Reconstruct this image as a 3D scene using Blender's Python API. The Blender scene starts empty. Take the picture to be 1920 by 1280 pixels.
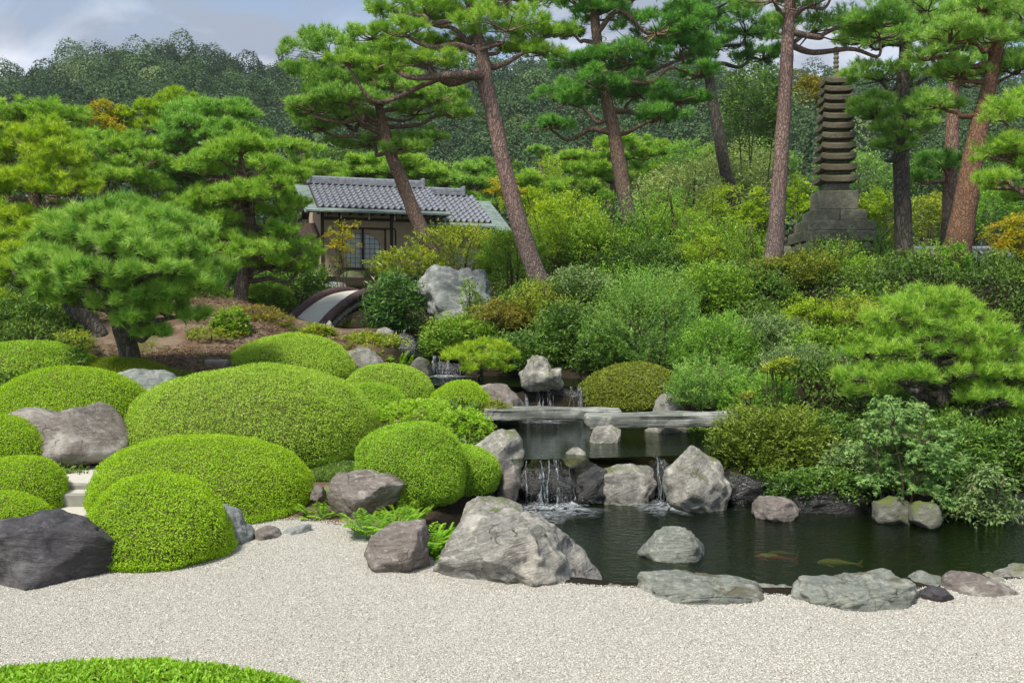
import bpy, bmesh, math
import numpy as np

# ------------------------------------------------------------------ camera, sky, sun, exposure
SC = bpy.context.scene
COL = SC.collection
F = 1707.0            # focal length in pixels of the 1920 px wide photograph
EYE = 2.2             # eye height above the gravel court
PITCH = math.atan(80 / F)
cam = bpy.data.cameras.new('camera'); camo = bpy.data.objects.new('camera', cam); COL.objects.link(camo)
cam.sensor_width = 36; cam.lens = 36 * F / 1920; cam.clip_start = 0.05; cam.clip_end = 3000
camo.location = (0, 0, EYE); camo.rotation_euler = (math.pi / 2 - PITCH, 0, 0)
SC.camera = camo

SUN_EL, SUN_AZ = math.radians(58), math.radians(215)     # azimuth clockwise from +Y (north): behind the camera, left
sd = bpy.data.lights.new('sun', 'SUN'); so = bpy.data.objects.new('sun', sd); COL.objects.link(so)
sd.energy = 3.4; sd.angle = math.radians(9); sd.color = (1.0, 0.95, 0.87)
so.rotation_euler = (math.pi / 2 - SUN_EL, 0, -SUN_AZ + math.pi)

w = bpy.data.worlds.new('World'); SC.world = w; w.use_nodes = True
nt = w.node_tree; nt.nodes.clear()
def wn(t, **k):
    n = nt.nodes.new(t)
    for a, b in k.items(): setattr(n, a, b)
    return n
out = wn('ShaderNodeOutputWorld'); bg = wn('ShaderNodeBackground'); bg.inputs['Strength'].default_value = 0.12
sky = wn('ShaderNodeTexSky', sky_type='NISHITA', sun_disc=False, sun_elevation=SUN_EL, sun_rotation=SUN_AZ)
tc = wn('ShaderNodeTexCoord'); mp = wn('ShaderNodeMapping'); mp.inputs['Scale'].default_value = (1.0, 1.0, 2.2)
mp.inputs['Location'].default_value = (0.35, 0.2, 0.1)
n1 = wn('ShaderNodeTexNoise'); n1.inputs['Scale'].default_value = 2.6; n1.inputs['Detail'].default_value = 9; n1.inputs['Roughness'].default_value = 0.52; n1.inputs['Distortion'].default_value = 0.3
r1 = wn('ShaderNodeValToRGB'); r1.color_ramp.elements[0].position = 0.36; r1.color_ramp.elements[1].position = 0.56
n2 = wn('ShaderNodeTexNoise'); n2.inputs['Scale'].default_value = 5.0; n2.inputs['Detail'].default_value = 7; n2.inputs['Distortion'].default_value = 0.5
r2 = wn('ShaderNodeValToRGB'); r2.color_ramp.elements[0].position = 0.44; r2.color_ramp.elements[1].position = 0.70
r2.color_ramp.elements[0].color = (2.2, 2.5, 3.1, 1); r2.color_ramp.elements[1].color = (5.2, 5.4, 5.9, 1)
mx = wn('ShaderNodeMix', data_type='RGBA')
nt.links.new(tc.outputs['Generated'], mp.inputs['Vector'])
for n in (n1, n2): nt.links.new(mp.outputs['Vector'], n.inputs['Vector'])
nt.links.new(n1.outputs['Fac'], r1.inputs['Fac']); nt.links.new(n2.outputs['Fac'], r2.inputs['Fac'])
nt.links.new(r1.outputs['Color'], mx.inputs['Factor']); nt.links.new(sky.outputs['Color'], mx.inputs['A']); nt.links.new(r2.outputs['Color'], mx.inputs['B'])
nt.links.new(mx.outputs['Result'], bg.inputs['Color']); nt.links.new(bg.outputs['Background'], out.inputs['Surface'])

SC.view_settings.view_transform = 'Standard'; SC.view_settings.look = 'None'
SC.view_settings.exposure = 0.65; SC.view_settings.gamma = 1.0
SC.render.engine = 'CYCLES'
SC.cycles.use_denoising = True
SC.cycles.max_bounces = 7; SC.cycles.diffuse_bounces = 3; SC.cycles.glossy_bounces = 3
SC.cycles.transmission_bounces = 4; SC.cycles.transparent_max_bounces = 12
SC.cycles.sample_clamp_indirect = 6; SC.cycles.caustics_reflective = False; SC.cycles.caustics_refractive = False

# ------------------------------------------------------------------ placing helpers
CP, SP = math.cos(PITCH), math.sin(PITCH)
def ray(px, py):
    a = (px - 960) / F; b = -(py - 640) / F
    return np.array([a, CP + b * SP, -SP + b * CP])
def P(px, py, d):                       # the point d metres in front of the eye that this pixel looks at
    v = ray(px, py); return v * (d / v[1]) + np.array([0, 0, EYE])
def G(px, py, z):                       # where this pixel's line meets the level z
    v = ray(px, py); return v * ((z - EYE) / v[2]) + np.array([0, 0, EYE])
def M(n, d): return n * d / F           # n pixels at d metres

def norm(a): return a / np.maximum(np.linalg.norm(a, axis=-1, keepdims=True), 1e-9)

def hash3(i, j, k, s):
    h = (i * 374761393 + j * 668265263 + k * 2147483647 + s * 974711) & 0xffffffff
    h = ((h ^ (h >> 13)) * 1274126177) & 0xffffffff
    h = ((h ^ (h >> 16)) * 2246822519) & 0xffffffff
    return ((h ^ (h >> 15)) & 0xffff) / 65535.0
def vnoise(p, seed=0):                  # value noise, -1..1
    p = np.asarray(p, float); i = np.floor(p).astype(np.int64); f = p - i; u = f * f * f * (f * (f * 6 - 15) + 10)
    r = 0
    for a in (0, 1):
        for b in (0, 1):
            for c in (0, 1):
                wgt = (u[..., 0] if a else 1 - u[..., 0]) * (u[..., 1] if b else 1 - u[..., 1]) * (u[..., 2] if c else 1 - u[..., 2])
                r = r + wgt * hash3(i[..., 0] + a, i[..., 1] + b, i[..., 2] + c, seed)
    return r * 2 - 1
def fbm(p, seed=0, oct=4, gain=.5, lac=2.03):
    r, a = 0, 1.
    p = np.asarray(p, float)
    for o in range(oct):
        r = r + a * vnoise(p, seed + o * 17); a *= gain; p = p * lac + 7.3
    return r

# ------------------------------------------------------------------ mesh collector
class Geo:
    def __init__(s): s.V = []; s.T = []; s.Q = []; s.n = 0
    def add(s, v, quads=None, tris=None, tint=0.5, mat=0, smooth=False):
        v = np.asarray(v, float).reshape(-1, 3); n = len(v)
        tint = np.broadcast_to(np.asarray(tint, float), (n,))
        s.V.append((v, tint))
        if quads is not None and len(quads): s.Q.append((np.asarray(quads, np.int64) + s.n, mat, smooth))
        if tris is not None and len(tris): s.T.append((np.asarray(tris, np.int64) + s.n, mat, smooth))
        s.n += n
    def build(s, name, mats, parent=None, origin=(0, 0, 0)):
        if not isinstance(mats, (list, tuple)): mats = [mats]
        V = np.concatenate([a for a, b in s.V]) - np.asarray(origin, float); tint = np.concatenate([b for a, b in s.V])
        loops, tot, mi, sm = [], [], [], []
        for k, lst in ((4, s.Q), (3, s.T)):
            for f, m, b in lst:
                loops.append(f.reshape(-1)); tot.append(np.full(len(f), k)); mi.append(np.full(len(f), m)); sm.append(np.full(len(f), b))
        loops = np.concatenate(loops); tot = np.concatenate(tot); mi = np.concatenate(mi); sm = np.concatenate(sm)
        me = bpy.data.meshes.new(name)
        me.vertices.add(len(V)); me.vertices.foreach_set('co', V.astype(np.float32).ravel())
        me.loops.add(len(loops)); me.loops.foreach_set('vertex_index', loops.astype(np.int32))
        me.polygons.add(len(tot)); st = np.concatenate([[0], np.cumsum(tot)[:-1]])
        me.polygons.foreach_set('loop_start', st.astype(np.int32)); me.polygons.foreach_set('loop_total', tot.astype(np.int32))
        me.polygons.foreach_set('material_index', mi.astype(np.int32)); me.polygons.foreach_set('use_smooth', sm.astype(bool))
        at = me.attributes.new('tint', 'FLOAT', 'POINT'); at.data.foreach_set('value', tint.astype(np.float32))
        me.update(calc_edges=True)
        for m in mats: me.materials.append(m)
        o = bpy.data.objects.new(name, me); COL.objects.link(o)
        if parent is not None: o.parent = parent
        else: o.location = origin
        return o

def tag(o, label=None, cat=None, group=None, kind=None):
    if label: o['label'] = label
    if cat: o['category'] = cat
    if group: o['group'] = group
    if kind: o['kind'] = kind
    return o
def thing(name, label, cat, loc, group=None):
    o = bpy.data.objects.new(name, None); COL.objects.link(o); o.location = loc
    o.empty_display_size = .2
    return tag(o, label, cat, group)

# ------------------------------------------------------------------ shape helpers
def frame(T):
    ref = np.array([0., 1, 0]) if abs(T[1]) < .8 else np.array([1., 0, 0])
    return ref
def catmull(pts, n):
    pts = np.asarray(pts, float)
    if len(pts) < 3:
        t = np.linspace(0, 1, n)[:, None]; return pts[0] * (1 - t) + pts[-1] * t
    q = np.vstack([2 * pts[0] - pts[1], pts, 2 * pts[-1] - pts[-2]])
    t = np.linspace(0, len(pts) - 1 - 1e-6, n); i = t.astype(int); f = (t - i)[:, None]
    a, b, c, d = q[i], q[i + 1], q[i + 2], q[i + 3]
    return .5 * (2 * b + (c - a) * f + (2 * a - 5 * b + 4 * c - d) * f * f + (3 * b - a - 3 * c + d) * f ** 3)
def tube(g, pts, rad, n=12, sides=8, mat=0, rough=0., seed=0, cap=True):
    """a tapered round limb; pts and rad run along it"""
    pr = np.column_stack([np.asarray(pts, float), np.asarray(rad, float)])
    c = catmull(pr, n); p, r = c[:, :3], np.maximum(c[:, 3], .002)
    T = norm(np.gradient(p, axis=0)); ref = frame(T.mean(0))
    A = norm(np.cross(T, ref)); B = np.cross(T, A)
    th = np.linspace(0, 2 * math.pi, sides, endpoint=False)
    ring = np.cos(th)[None, :, None] * A[:, None, :] + np.sin(th)[None, :, None] * B[:, None, :]
    R = np.repeat(r[:, None], sides, 1)
    if rough:
        q = p[:, None, :] + ring * .3
        R = R * (1 + rough * fbm(q * 4 + seed, seed, 3))
    v = p[:, None, :] + ring * R[..., None]
    i = np.arange(n - 1)[:, None] * sides; j = np.arange(sides)[None, :]; k = (j + 1) % sides
    q = np.stack([i + j, i + k, i + k + sides, i + j + sides], -1).reshape(-1, 4)
    v = v.reshape(-1, 3); tr = None
    if cap:
        v = np.vstack([v, p[-1:]]); b = (n - 1) * sides; jj = np.arange(sides)
        tr = np.stack([b + jj, b + (jj + 1) % sides, np.full(sides, len(v) - 1)], -1)
    g.add(v, quads=q, tris=tr, mat=mat, smooth=True)
    return p, r
def box(g, c, s, rot=None, mat=0, tint=.5, bev=0.):
    """a box of size s at c; bev chamfers the edges"""
    h = np.asarray(s, float) / 2
    if bev <= 0:
        v = np.array([[x, y, z] for x in (-1, 1) for y in (-1, 1) for z in (-1, 1)], float) * h
        f = [[0, 1, 3, 2], [4, 6, 7, 5], [0, 4, 5, 1], [2, 3, 7, 6], [0, 2, 6, 4], [1, 5, 7, 3]]
        tr = None
    else:
        vs, f, tr = [], [], []
        idx = {}
        for x in (-1, 1):
            for y in (-1, 1):
                for z in (-1, 1):
                    for ax in range(3):
                        p = np.array([x, y, z], float) * (h - bev); p[ax] = (x, y, z)[ax] * h[ax]
                        idx[(x, y, z, ax)] = len(vs); vs.append(p)
        v = np.array(vs)
        for ax in range(3):
            o = [a for a in range(3) if a != ax]
            for s_ in (-1, 1):
                def key(a, b, axx):
                    k = [0, 0, 0]; k[ax] = s_; k[o[0]] = a; k[o[1]] = b; return idx[(*k, axx)]
                f.append([key(-1, -1, ax), key(1, -1, ax), key(1, 1, ax), key(-1, 1, ax)])
        for ax in range(3):
            o = [a for a in range(3) if a != ax]
            for a in (-1, 1):
                for b in (-1, 1):
                    def kk(t, axx):
                        k = [0, 0, 0]; k[ax] = t; k[o[0]] = a; k[o[1]] = b; return idx[(*k, axx)]
                    f.append([kk(-1, o[0]), kk(1, o[0]), kk(1, o[1]), kk(-1, o[1])])
        for x in (-1, 1):
            for y in (-1, 1):
                for z in (-1, 1): tr.append([idx[(x, y, z, 0)], idx[(x, y, z, 1)], idx[(x, y, z, 2)]])
    if rot is not None: v = v @ np.asarray(rot).T
    g.add(v + np.asarray(c, float), quads=f, tris=tr, mat=mat, tint=tint)
def rotz(a):
    c, s = math.cos(a), math.sin(a); return np.array([[c, -s, 0], [s, c, 0], [0, 0, 1]])
def kites(g, p, d, n, L, Wd, tint, mat=0, fold=.25, mid=.45):
    """leaves: a folded kite from p along d, roughly facing n"""
    k = len(p); L = np.broadcast_to(L, (k,))[:, None]; Wd = np.broadcast_to(Wd, (k,))[:, None]
    s = norm(np.cross(d, n)); m = np.cross(s, d)
    v = np.stack([p, p + d * L * mid + s * Wd / 2 + m * Wd * fold, p + d * L, p + d * L * mid - s * Wd / 2 + m * Wd * fold], 1).reshape(-1, 3)
    q = np.arange(k * 4).reshape(-1, 4)
    g.add(v, quads=q, tint=np.repeat(tint, 4), mat=mat)
def needles(g, p, d, L, Wd, tint, rg, mat=0):
    k = len(p); s = norm(np.cross(d, rg.normal(size=(k, 3)))) * (np.broadcast_to(Wd, (k,))[:, None] / 2)
    v = np.stack([p - s, p + s, p + d * np.broadcast_to(L, (k,))[:, None]], 1).reshape(-1, 3)
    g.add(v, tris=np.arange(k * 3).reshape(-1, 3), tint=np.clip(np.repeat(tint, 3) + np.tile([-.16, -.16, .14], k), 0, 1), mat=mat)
def sph(rg, n, zmin=-1.):
    z = rg.uniform(zmin, 1, n); a = rg.uniform(0, 2 * math.pi, n); r = np.sqrt(1 - z * z)
    return np.stack([r * np.cos(a), r * np.sin(a), z], 1)

# ------------------------------------------------------------------ materials
def mat_new(name):
    m = bpy.data.materials.new(name); m.use_nodes = True
    t = m.node_tree; t.nodes.clear()
    o = t.nodes.new('ShaderNodeOutputMaterial')
    return m, t, o
def N(t, typ, inp=None, **k):
    n = t.nodes.new(typ)
    for a, b in k.items(): setattr(n, a, b)
    for a, b in (inp or {}).items(): n.inputs[a].default_value = b
    return n
def ramp(t, fac, stops):
    n = t.nodes.new('ShaderNodeValToRGB'); e = n.color_ramp.elements
    while len(e) < len(stops): e.new(.5)
    for i, (p, c) in enumerate(stops): e[i].position = p; e[i].color = (*c, 1)
    t.links.new(fac, n.inputs['Fac']); return n.outputs['Color']
def mixc(t, fac, a, b, mode='MIX'):
    n = t.nodes.new('ShaderNodeMix'); n.data_type = 'RGBA'; n.blend_type = mode
    for s, k in ((fac, 'Factor'), (a, 'A'), (b, 'B')):
        if hasattr(s, 'is_linked'): t.links.new(s, n.inputs[k])
        elif k == 'Factor': n.inputs[k].default_value = s
        else: n.inputs[k].default_value = (*s, 1)
    return n.outputs['Result']
def noise(t, co, scale, detail=4, rough=.55, dist=0., stretch=None):
    if stretch is not None:
        mp_ = N(t, 'ShaderNodeMapping'); mp_.inputs['Scale'].default_value = stretch; t.links.new(co, mp_.inputs['Vector']); co = mp_.outputs['Vector']
    n = N(t, 'ShaderNodeTexNoise', {'Scale': scale, 'Detail': detail, 'Roughness': rough, 'Distortion': dist}); t.links.new(co, n.inputs['Vector'])
    return n.outputs['Fac']
def mth(t, op, a, b=None):
    n = t.nodes.new('ShaderNodeMath'); n.operation = op
    for i, s in enumerate((a, b)):
        if s is None: continue
        if hasattr(s, 'is_linked'): t.links.new(s, n.inputs[i])
        else: n.inputs[i].default_value = s
    return n.outputs[0]
def bump(t, h, strength, dist, prev=None):
    n = N(t, 'ShaderNodeBump', {'Strength': strength, 'Distance': dist}); t.links.new(h, n.inputs['Height'])
    if prev is not None: t.links.new(prev, n.inputs['Normal'])
    return n.outputs['Normal']

def foliage(name, dark, light, third=None, transl=.28, rough=.45, patch=1.6, spec=.35):
    """leaf material: colour varies leaf by leaf (the tint attribute) and in loose patches"""
    gain = 1.0 if name == 'forest_leaf' else 2.1 if 'needle' in name else 1.6
    dark, light = [tuple(min(.66, x * gain) for x in c_) for c_ in (dark, light)]
    if third is not None: third = tuple(min(.7, x * 1.3) for x in third)
    m, t, o = mat_new(name)
    at = N(t, 'ShaderNodeAttribute', attribute_name='tint')
    co = N(t, 'ShaderNodeTexCoord').outputs['Object']
    stops = [(0, dark), (1, light)] if third is None else [(0, dark), (.72, light), (1, third)]
    f = mth(t, 'ADD', at.outputs['Fac'], mth(t, 'MULTIPLY', mth(t, 'SUBTRACT', noise(t, co, patch, 2), .5), .55))
    c = ramp(t, f, stops)
    p = N(t, 'ShaderNodeBsdfPrincipled', {'Roughness': rough, 'Specular IOR Level': spec}); t.links.new(c, p.inputs['Base Color'])
    tr = N(t, 'ShaderNodeBsdfTranslucent')
    hs = N(t, 'ShaderNodeHueSaturation', {'Hue': .49, 'Saturation': 1.08, 'Value': 1.25}); t.links.new(c, hs.inputs['Color']); t.links.new(hs.outputs['Color'], tr.inputs['Color'])
    mx_ = N(t, 'ShaderNodeMixShader', {0: transl}); t.links.new(p.outputs[0], mx_.inputs[1]); t.links.new(tr.outputs[0], mx_.inputs[2])
    t.links.new(mx_.outputs[0], o.inputs['Surface'])
    return m
def plain(name, c1, c2, scale=6, rough=.7, bmp=.3, bdist=.02, stretch=None, spec=.3, detail=6):
    m, t, o = mat_new(name); co = N(t, 'ShaderNodeTexCoord').outputs['Object']
    f = noise(t, co, scale, detail, .6, .2, stretch)
    p = N(t, 'ShaderNodeBsdfPrincipled', {'Roughness': rough, 'Specular IOR Level': spec})
    t.links.new(ramp(t, f, [(.3, c1), (.7, c2)]), p.inputs['Base Color'])
    if bmp: t.links.new(bump(t, f, bmp, bdist), p.inputs['Normal'])
    t.links.new(p.outputs[0], o.inputs['Surface']); return m
def bark(name, plate, gap, scale=9., upper=None, zsplit=None):
    m, t, o = mat_new(name); tcn = N(t, 'ShaderNodeTexCoord'); co = tcn.outputs['Object']
    mp_ = N(t, 'ShaderNodeMapping'); mp_.inputs['Scale'].default_value = (1, 1, .32); t.links.new(co, mp_.inputs['Vector'])
    wob = N(t, 'ShaderNodeTexNoise', {'Scale': 5., 'Detail': 3}); t.links.new(mp_.outputs[0], wob.inputs['Vector'])
    va = N(t, 'ShaderNodeMix', data_type='VECTOR'); va.inputs['Factor'].default_value = .22
    t.links.new(mp_.outputs[0], va.inputs['A']); t.links.new(wob.outputs['Color'], va.inputs['B'])
    vo = N(t, 'ShaderNodeTexVoronoi', {'Scale': scale}, feature='DISTANCE_TO_EDGE'); t.links.new(va.outputs['Result'], vo.inputs['Vector'])
    cell = N(t, 'ShaderNodeTexVoronoi', {'Scale': scale}); t.links.new(va.outputs['Result'], cell.inputs['Vector'])
    edge = ramp(t, mth(t, 'ADD', vo.outputs['Distance'], mth(t, 'MULTIPLY', mth(t, 'SUBTRACT', noise(t, co, 30, 4), .5), .25)), [(0.0, (.08, .08, .08)), (.18, (1, 1, 1))])
    g1 = noise(t, co, 22, 5)
    pl = ramp(t, mth(t, 'ADD', mth(t, 'MULTIPLY', g1, .7), mth(t, 'MULTIPLY', N_sep(t, cell.outputs['Color']), .3)), [(.25, tuple(x * .6 for x in plate)), (.75, tuple(min(1, x * 1.35) for x in plate))])
    if upper is not None:
        up = ramp(t, g1, [(.3, tuple(x * .7 for x in upper)), (.7, tuple(min(1, x * 1.25) for x in upper))])
        sp = N(t, 'ShaderNodeSeparateXYZ'); t.links.new(co, sp.inputs[0])
        fz = mth(t, 'ADD', mth(t, 'DIVIDE', mth(t, 'SUBTRACT', sp.outputs['Z'], zsplit), 1.6), mth(t, 'MULTIPLY', mth(t, 'SUBTRACT', noise(t, co, 3, 4), .5), 1.6))
        cl = N(t, 'ShaderNodeClamp'); t.links.new(fz, cl.inputs[0])
        pl = mixc(t, cl.outputs[0], pl, up)
    c = mixc(t, edge, gap, pl)
    p = N(t, 'ShaderNodeBsdfPrincipled', {'Roughness': .85, 'Specular IOR Level': .2}); t.links.new(c, p.inputs['Base Color'])
    h = mth(t, 'ADD', mth(t, 'MULTIPLY', N_sep(t, edge), .6), mth(t, 'MULTIPLY', g1, .5))
    t.links.new(bump(t, h, .8, .03), p.inputs['Normal'])
    t.links.new(p.outputs[0], o.inputs['Surface']); return m
def N_sep(t, c):
    s = t.nodes.new('ShaderNodeRGBToBW'); t.links.new(c, s.inputs[0]); return s.outputs[0]
def rockmat(name, c1, c2, vein=(.5, .5, .5), veinamt=.35, moss=None, mossamt=.0, rough=.75, scale=2.5, stretch=(1, 1, 2.2), spec=.35, rotx=.5, bstr=.8):
    c1, c2, vein = [(x[0] * 1.02, x[1], x[2] * .92) for x in (c1, c2, vein)]
    m, t, o = mat_new(name); tcn = N(t, 'ShaderNodeTexCoord'); co0 = tcn.outputs['Object']
    mp_ = N(t, 'ShaderNodeMapping'); mp_.inputs['Rotation'].default_value = (.3, rotx, .2); mp_.inputs['Scale'].default_value = stretch
    t.links.new(co0, mp_.inputs['Vector']); co = mp_.outputs[0]
    a = noise(t, co, scale, 8, .62, .4)
    b = noise(t, co, scale * 5, 8, .65, .8)
    c = ramp(t, a, [(.30, c1), (.68, c2)])
    sp = noise(t, co0, 40, 6, .7)
    c = mixc(t, .35, c, ramp(t, sp, [(.35, tuple(x * .45 for x in c1)), (.7, tuple(min(.8, x * 1.5) for x in c2))]))
    rd = N(t, 'ShaderNodeTexNoise', {'Scale': scale * 1.7, 'Detail': 9, 'Roughness': .6, 'Distortion': 1.2}); rd.noise_type = 'RIDGED_MULTIFRACTAL'; t.links.new(co, rd.inputs['Vector'])
    stk = noise(t, co, scale * 3.2, 8, .7, 1.0, (.55, .55, 2.6))
    c = mixc(t, .5, c, ramp(t, stk, [(.34, tuple(x * .55 for x in c1)), (.5, tuple((x + y) / 2 for x, y in zip(c1, c2))), (.66, tuple(x * 1.15 for x in c2))]))
    vf = ramp(t, b, [(.56, (0, 0, 0)), (.66, (veinamt,) * 3)])
    c = mixc(t, N_sep(t, vf), c, vein)
    crk = ramp(t, noise(t, co, scale * 2.2, 6, .6, 1.4), [(.47, (0, 0, 0)), (.5, (.8,) * 3), (.53, (0, 0, 0))])
    c = mixc(t, mth(t, 'MULTIPLY', N_sep(t, crk), .45), c, tuple(x * .5 for x in c1))
    lp = ramp(t, noise(t, co0, scale * .9, 7, .72, .6), [(.50, (0, 0, 0)), (.62, (veinamt * 1.3,) * 3)]); c = mixc(t, N_sep(t, lp), c, tuple(x * .95 for x in vein))
    wv = N(t, 'ShaderNodeTexNoise', {'Scale': 3.5, 'Detail': 5}); t.links.new(co0, wv.inputs['Vector'])
    wm = N(t, 'ShaderNodeMix', data_type='VECTOR'); wm.inputs['Factor'].default_value = .22; t.links.new(co0, wm.inputs['A']); t.links.new(wv.outputs['Color'], wm.inputs['B'])
    vc = N(t, 'ShaderNodeTexVoronoi', {'Scale': scale * 1.25}, feature='DISTANCE_TO_EDGE'); t.links.new(wm.outputs['Result'], vc.inputs['Vector'])
    ck = mth(t, 'MULTIPLY', N_sep(t, ramp(t, vc.outputs['Distance'], [(.0, (1, 1, 1)), (.014, (0, 0, 0))])), N_sep(t, ramp(t, noise(t, co0, scale * 1.6, 3), [(.52, (0, 0, 0)), (.64, (1, 1, 1))])))
    c = mixc(t, mth(t, 'MULTIPLY', ck, .6), c, tuple(x * .4 for x in c1))
    if moss is not None:
        ge = N(t, 'ShaderNodeNewGeometry'); sx = N(t, 'ShaderNodeSeparateXYZ'); t.links.new(ge.outputs['Normal'], sx.inputs[0])
        mf = ramp(t, mth(t, 'ADD', mth(t, 'MULTIPLY', sx.outputs['Z'], .25), noise(t, co0, 3.5, 6, .65)), [(.70 - mossamt, (0, 0, 0)), (.80 - mossamt, (.85,) * 3)])
        c = mixc(t, N_sep(t, mf), c, moss)
    p = N(t, 'ShaderNodeBsdfPrincipled', {'Roughness': rough, 'Specular IOR Level': spec}); t.links.new(c, p.inputs['Base Color'])
    n = bump(t, mth(t, 'ADD', mth(t, 'ADD', mth(t, 'MULTIPLY', mth(t, 'ADD', mth(t, 'MULTIPLY', b, .5), stk), .42), mth(t, 'MULTIPLY', ck, -.3)), mth(t, 'MULTIPLY', sp, .24)), bstr, .05)
    t.links.new(n, p.inputs['Normal']); t.links.new(p.outputs[0], o.inputs['Surface']); return m

MT = {}
# foliage
MT['azalea'] = foliage('azalea_leaf', (.15, .265, .010), (.275, .42, .020), (.38, .51, .04), patch=1.1, transl=.34)
MT['azalea_far'] = foliage('azalea_leaf_pale', (.175, .285, .024), (.29, .425, .048), (.40, .51, .10), patch=.9, transl=.34)
MT['azalea_mid'] = foliage('azalea_leaf_mid', (.125, .23, .016), (.26, .41, .032), (.38, .49, .07), patch=1.2, transl=.34)
MT['azalea_olive'] = foliage('azalea_leaf_olive', (.06, .085, .008), (.19, .22, .02), (.28, .28, .05))
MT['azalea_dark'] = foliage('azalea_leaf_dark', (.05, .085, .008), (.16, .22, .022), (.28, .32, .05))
MT['hedge'] = foliage('hedge_leaf', (.085, .18, .012), (.225, .38, .03), (.34, .47, .07))
MT['pine'] = foliage('pine_needle', (.058, .145, .018), (.205, .355, .052), (.35, .48, .11), transl=.25)
MT['pine_blue'] = foliage('pine_needle_cool', (.055, .14, .020), (.18, .325, .05), (.30, .44, .10), transl=.25)
MT['pine_bright'] = foliage('pine_needle_bright', (.065, .16, .014), (.215, .40, .04), (.34, .50, .08), transl=.3)
MT['pine_yellow'] = foliage('pine_needle_yellow', (.09, .18, .010), (.24, .37, .02), (.38, .46, .05), transl=.3)
MT['pine_dark'] = foliage('pine_needle_dark', (.03, .095, .014), (.11, .25, .034), (.22, .38, .07), transl=.25)
MT['maple_yg'] = foliage('maple_leaf_yellowgreen', (.08, .15, .008), (.27, .38, .02), (.44, .46, .05), transl=.4)
MT['maple_orange'] = foliage('maple_leaf_orange', (.16, .22, .01), (.36, .30, .025), (.55, .26, .03), transl=.4)
MT['maple_rust'] = foliage('maple_leaf_rust', (.08, .085, .012), (.21, .19, .025), (.36, .20, .05), transl=.3)
MT['maple_pale'] = foliage('maple_leaf_pale', (.055, .12, .025), (.17, .28, .075), (.30, .39, .14), transl=.3)
MT['shrub'] = foliage('shrub_leaf', (.045, .105, .010), (.19, .31, .026), (.34, .43, .06), transl=.34)
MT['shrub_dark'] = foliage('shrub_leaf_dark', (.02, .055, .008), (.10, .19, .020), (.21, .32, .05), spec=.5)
MT['shrub_blue'] = foliage('shrub_leaf_blue', (.045, .115, .020), (.18, .315, .055), (.32, .43, .11), transl=.34)
MT['shrub_bright'] = foliage('shrub_leaf_bright', (.050, .125, .014), (.175, .325, .035), (.31, .45, .08), transl=.34)
MT['shrub_yellow'] = foliage('shrub_leaf_yellow', (.08, .13, .01), (.25, .30, .025), (.44, .42, .06))
MT['shrub_grey'] = foliage('shrub_leaf_grey', (.05, .09, .025), (.17, .25, .08), (.34, .40, .19))
MT['fern'] = foliage('fern_leaf', (.06, .15, .010), (.20, .37, .025), (.34, .48, .06), transl=.35)
MT['sasa'] = foliage('bamboo_grass_leaf', (.02, .06, .010), (.08, .18, .025), (.30, .36, .14), spec=.5)
MT['pale_bush'] = foliage('pale_bush_leaf', (.08, .12, .025), (.27, .34, .10), (.48, .47, .24))
MT['forest'] = foliage('forest_leaf', (.024, .058, .018), (.085, .16, .045), (.17, .235, .075), patch=.05, transl=.2, spec=.2)
MT['moss'] = foliage('moss', (.05, .09, .005), (.16, .22, .01), (.26, .28, .03))
MT['twig'] = plain('twig', (.05, .035, .02), (.12, .085, .05), 8)
MT['core'] = plain('dome_twigs', (.045, .06, .010), (.11, .14, .02), 18, .9)
MT['bark_red'] = bark('red_pine_bark', (.19, .145, .12), (.08, .06, .05), 24, (.30, .185, .13), 1.6)
MT['bark_pink'] = bark('pink_pine_bark', (.22, .165, .145), (.10, .075, .065), 26, (.30, .195, .16), 1.0)
MT['bark_dark'] = bark('black_pine_bark', (.12, .105, .082), (.04, .035, .028), 17)
MT['bark_orange'] = bark('orange_pine_bark', (.20, .115, .07), (.12, .07, .045), 26, (.23, .125, .07), .5)
# stone
MT['rock_grey'] = rockmat('grey_stone', (.12, .12, .11), (.33, .32, .295), (.58, .565, .52), .6, (.10, .12, .03), .0, rotx=.9)
MT['rock_big'] = rockmat('grey_green_stone', (.11, .115, .11), (.34, .33, .31), (.58, .55, .50), .6, rotx=.8, scale=2.2, stretch=(1, 1, 2.8), bstr=1.)
MT['rock_purple'] = rockmat('purple_dark_stone', (.030, .029, .034), (.072, .066, .075), (.24, .235, .25), .28, rough=.55, rotx=-.3, stretch=(.8, .8, 2.4))
MT['rock_brown'] = rockmat('brown_grey_stone', (.10, .085, .078), (.24, .21, .195), (.46, .44, .42), .5, rotx=.3, rough=.6)
MT['rock_blue'] = rockmat('blue_grey_stone', (.13, .15, .155), (.29, .315, .315), (.47, .48, .47), .5, rotx=.2, stretch=(1, 1, 1.6))
MT['rock_green'] = rockmat('green_grey_stone', (.10, .115, .105), (.26, .28, .255), (.46, .47, .43), .5, (.09, .08, .04), -.03, rotx=.15)
MT['rock_mossy'] = rockmat('mossy_stone', (.07, .075, .06), (.19, .19, .16), (.33, .33, .29), .3, (.10, .13, .02), .10)
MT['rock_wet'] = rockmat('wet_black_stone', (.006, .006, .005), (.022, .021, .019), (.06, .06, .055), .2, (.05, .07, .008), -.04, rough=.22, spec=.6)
MT['pagoda'] = rockmat('weathered_pagoda_stone', (.07, .072, .055), (.21, .205, .165), (.36, .35, .30), .4, (.085, .09, .03), .06, scale=3., stretch=(1, 1, 1))
MT['pagoda_roof'] = rockmat('rusty_pagoda_stone', (.07, .068, .05), (.17, .15, .115), (.19, .14, .09), .3, (.08, .085, .03), .06, scale=3., stretch=(1, 1, 1))
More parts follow.
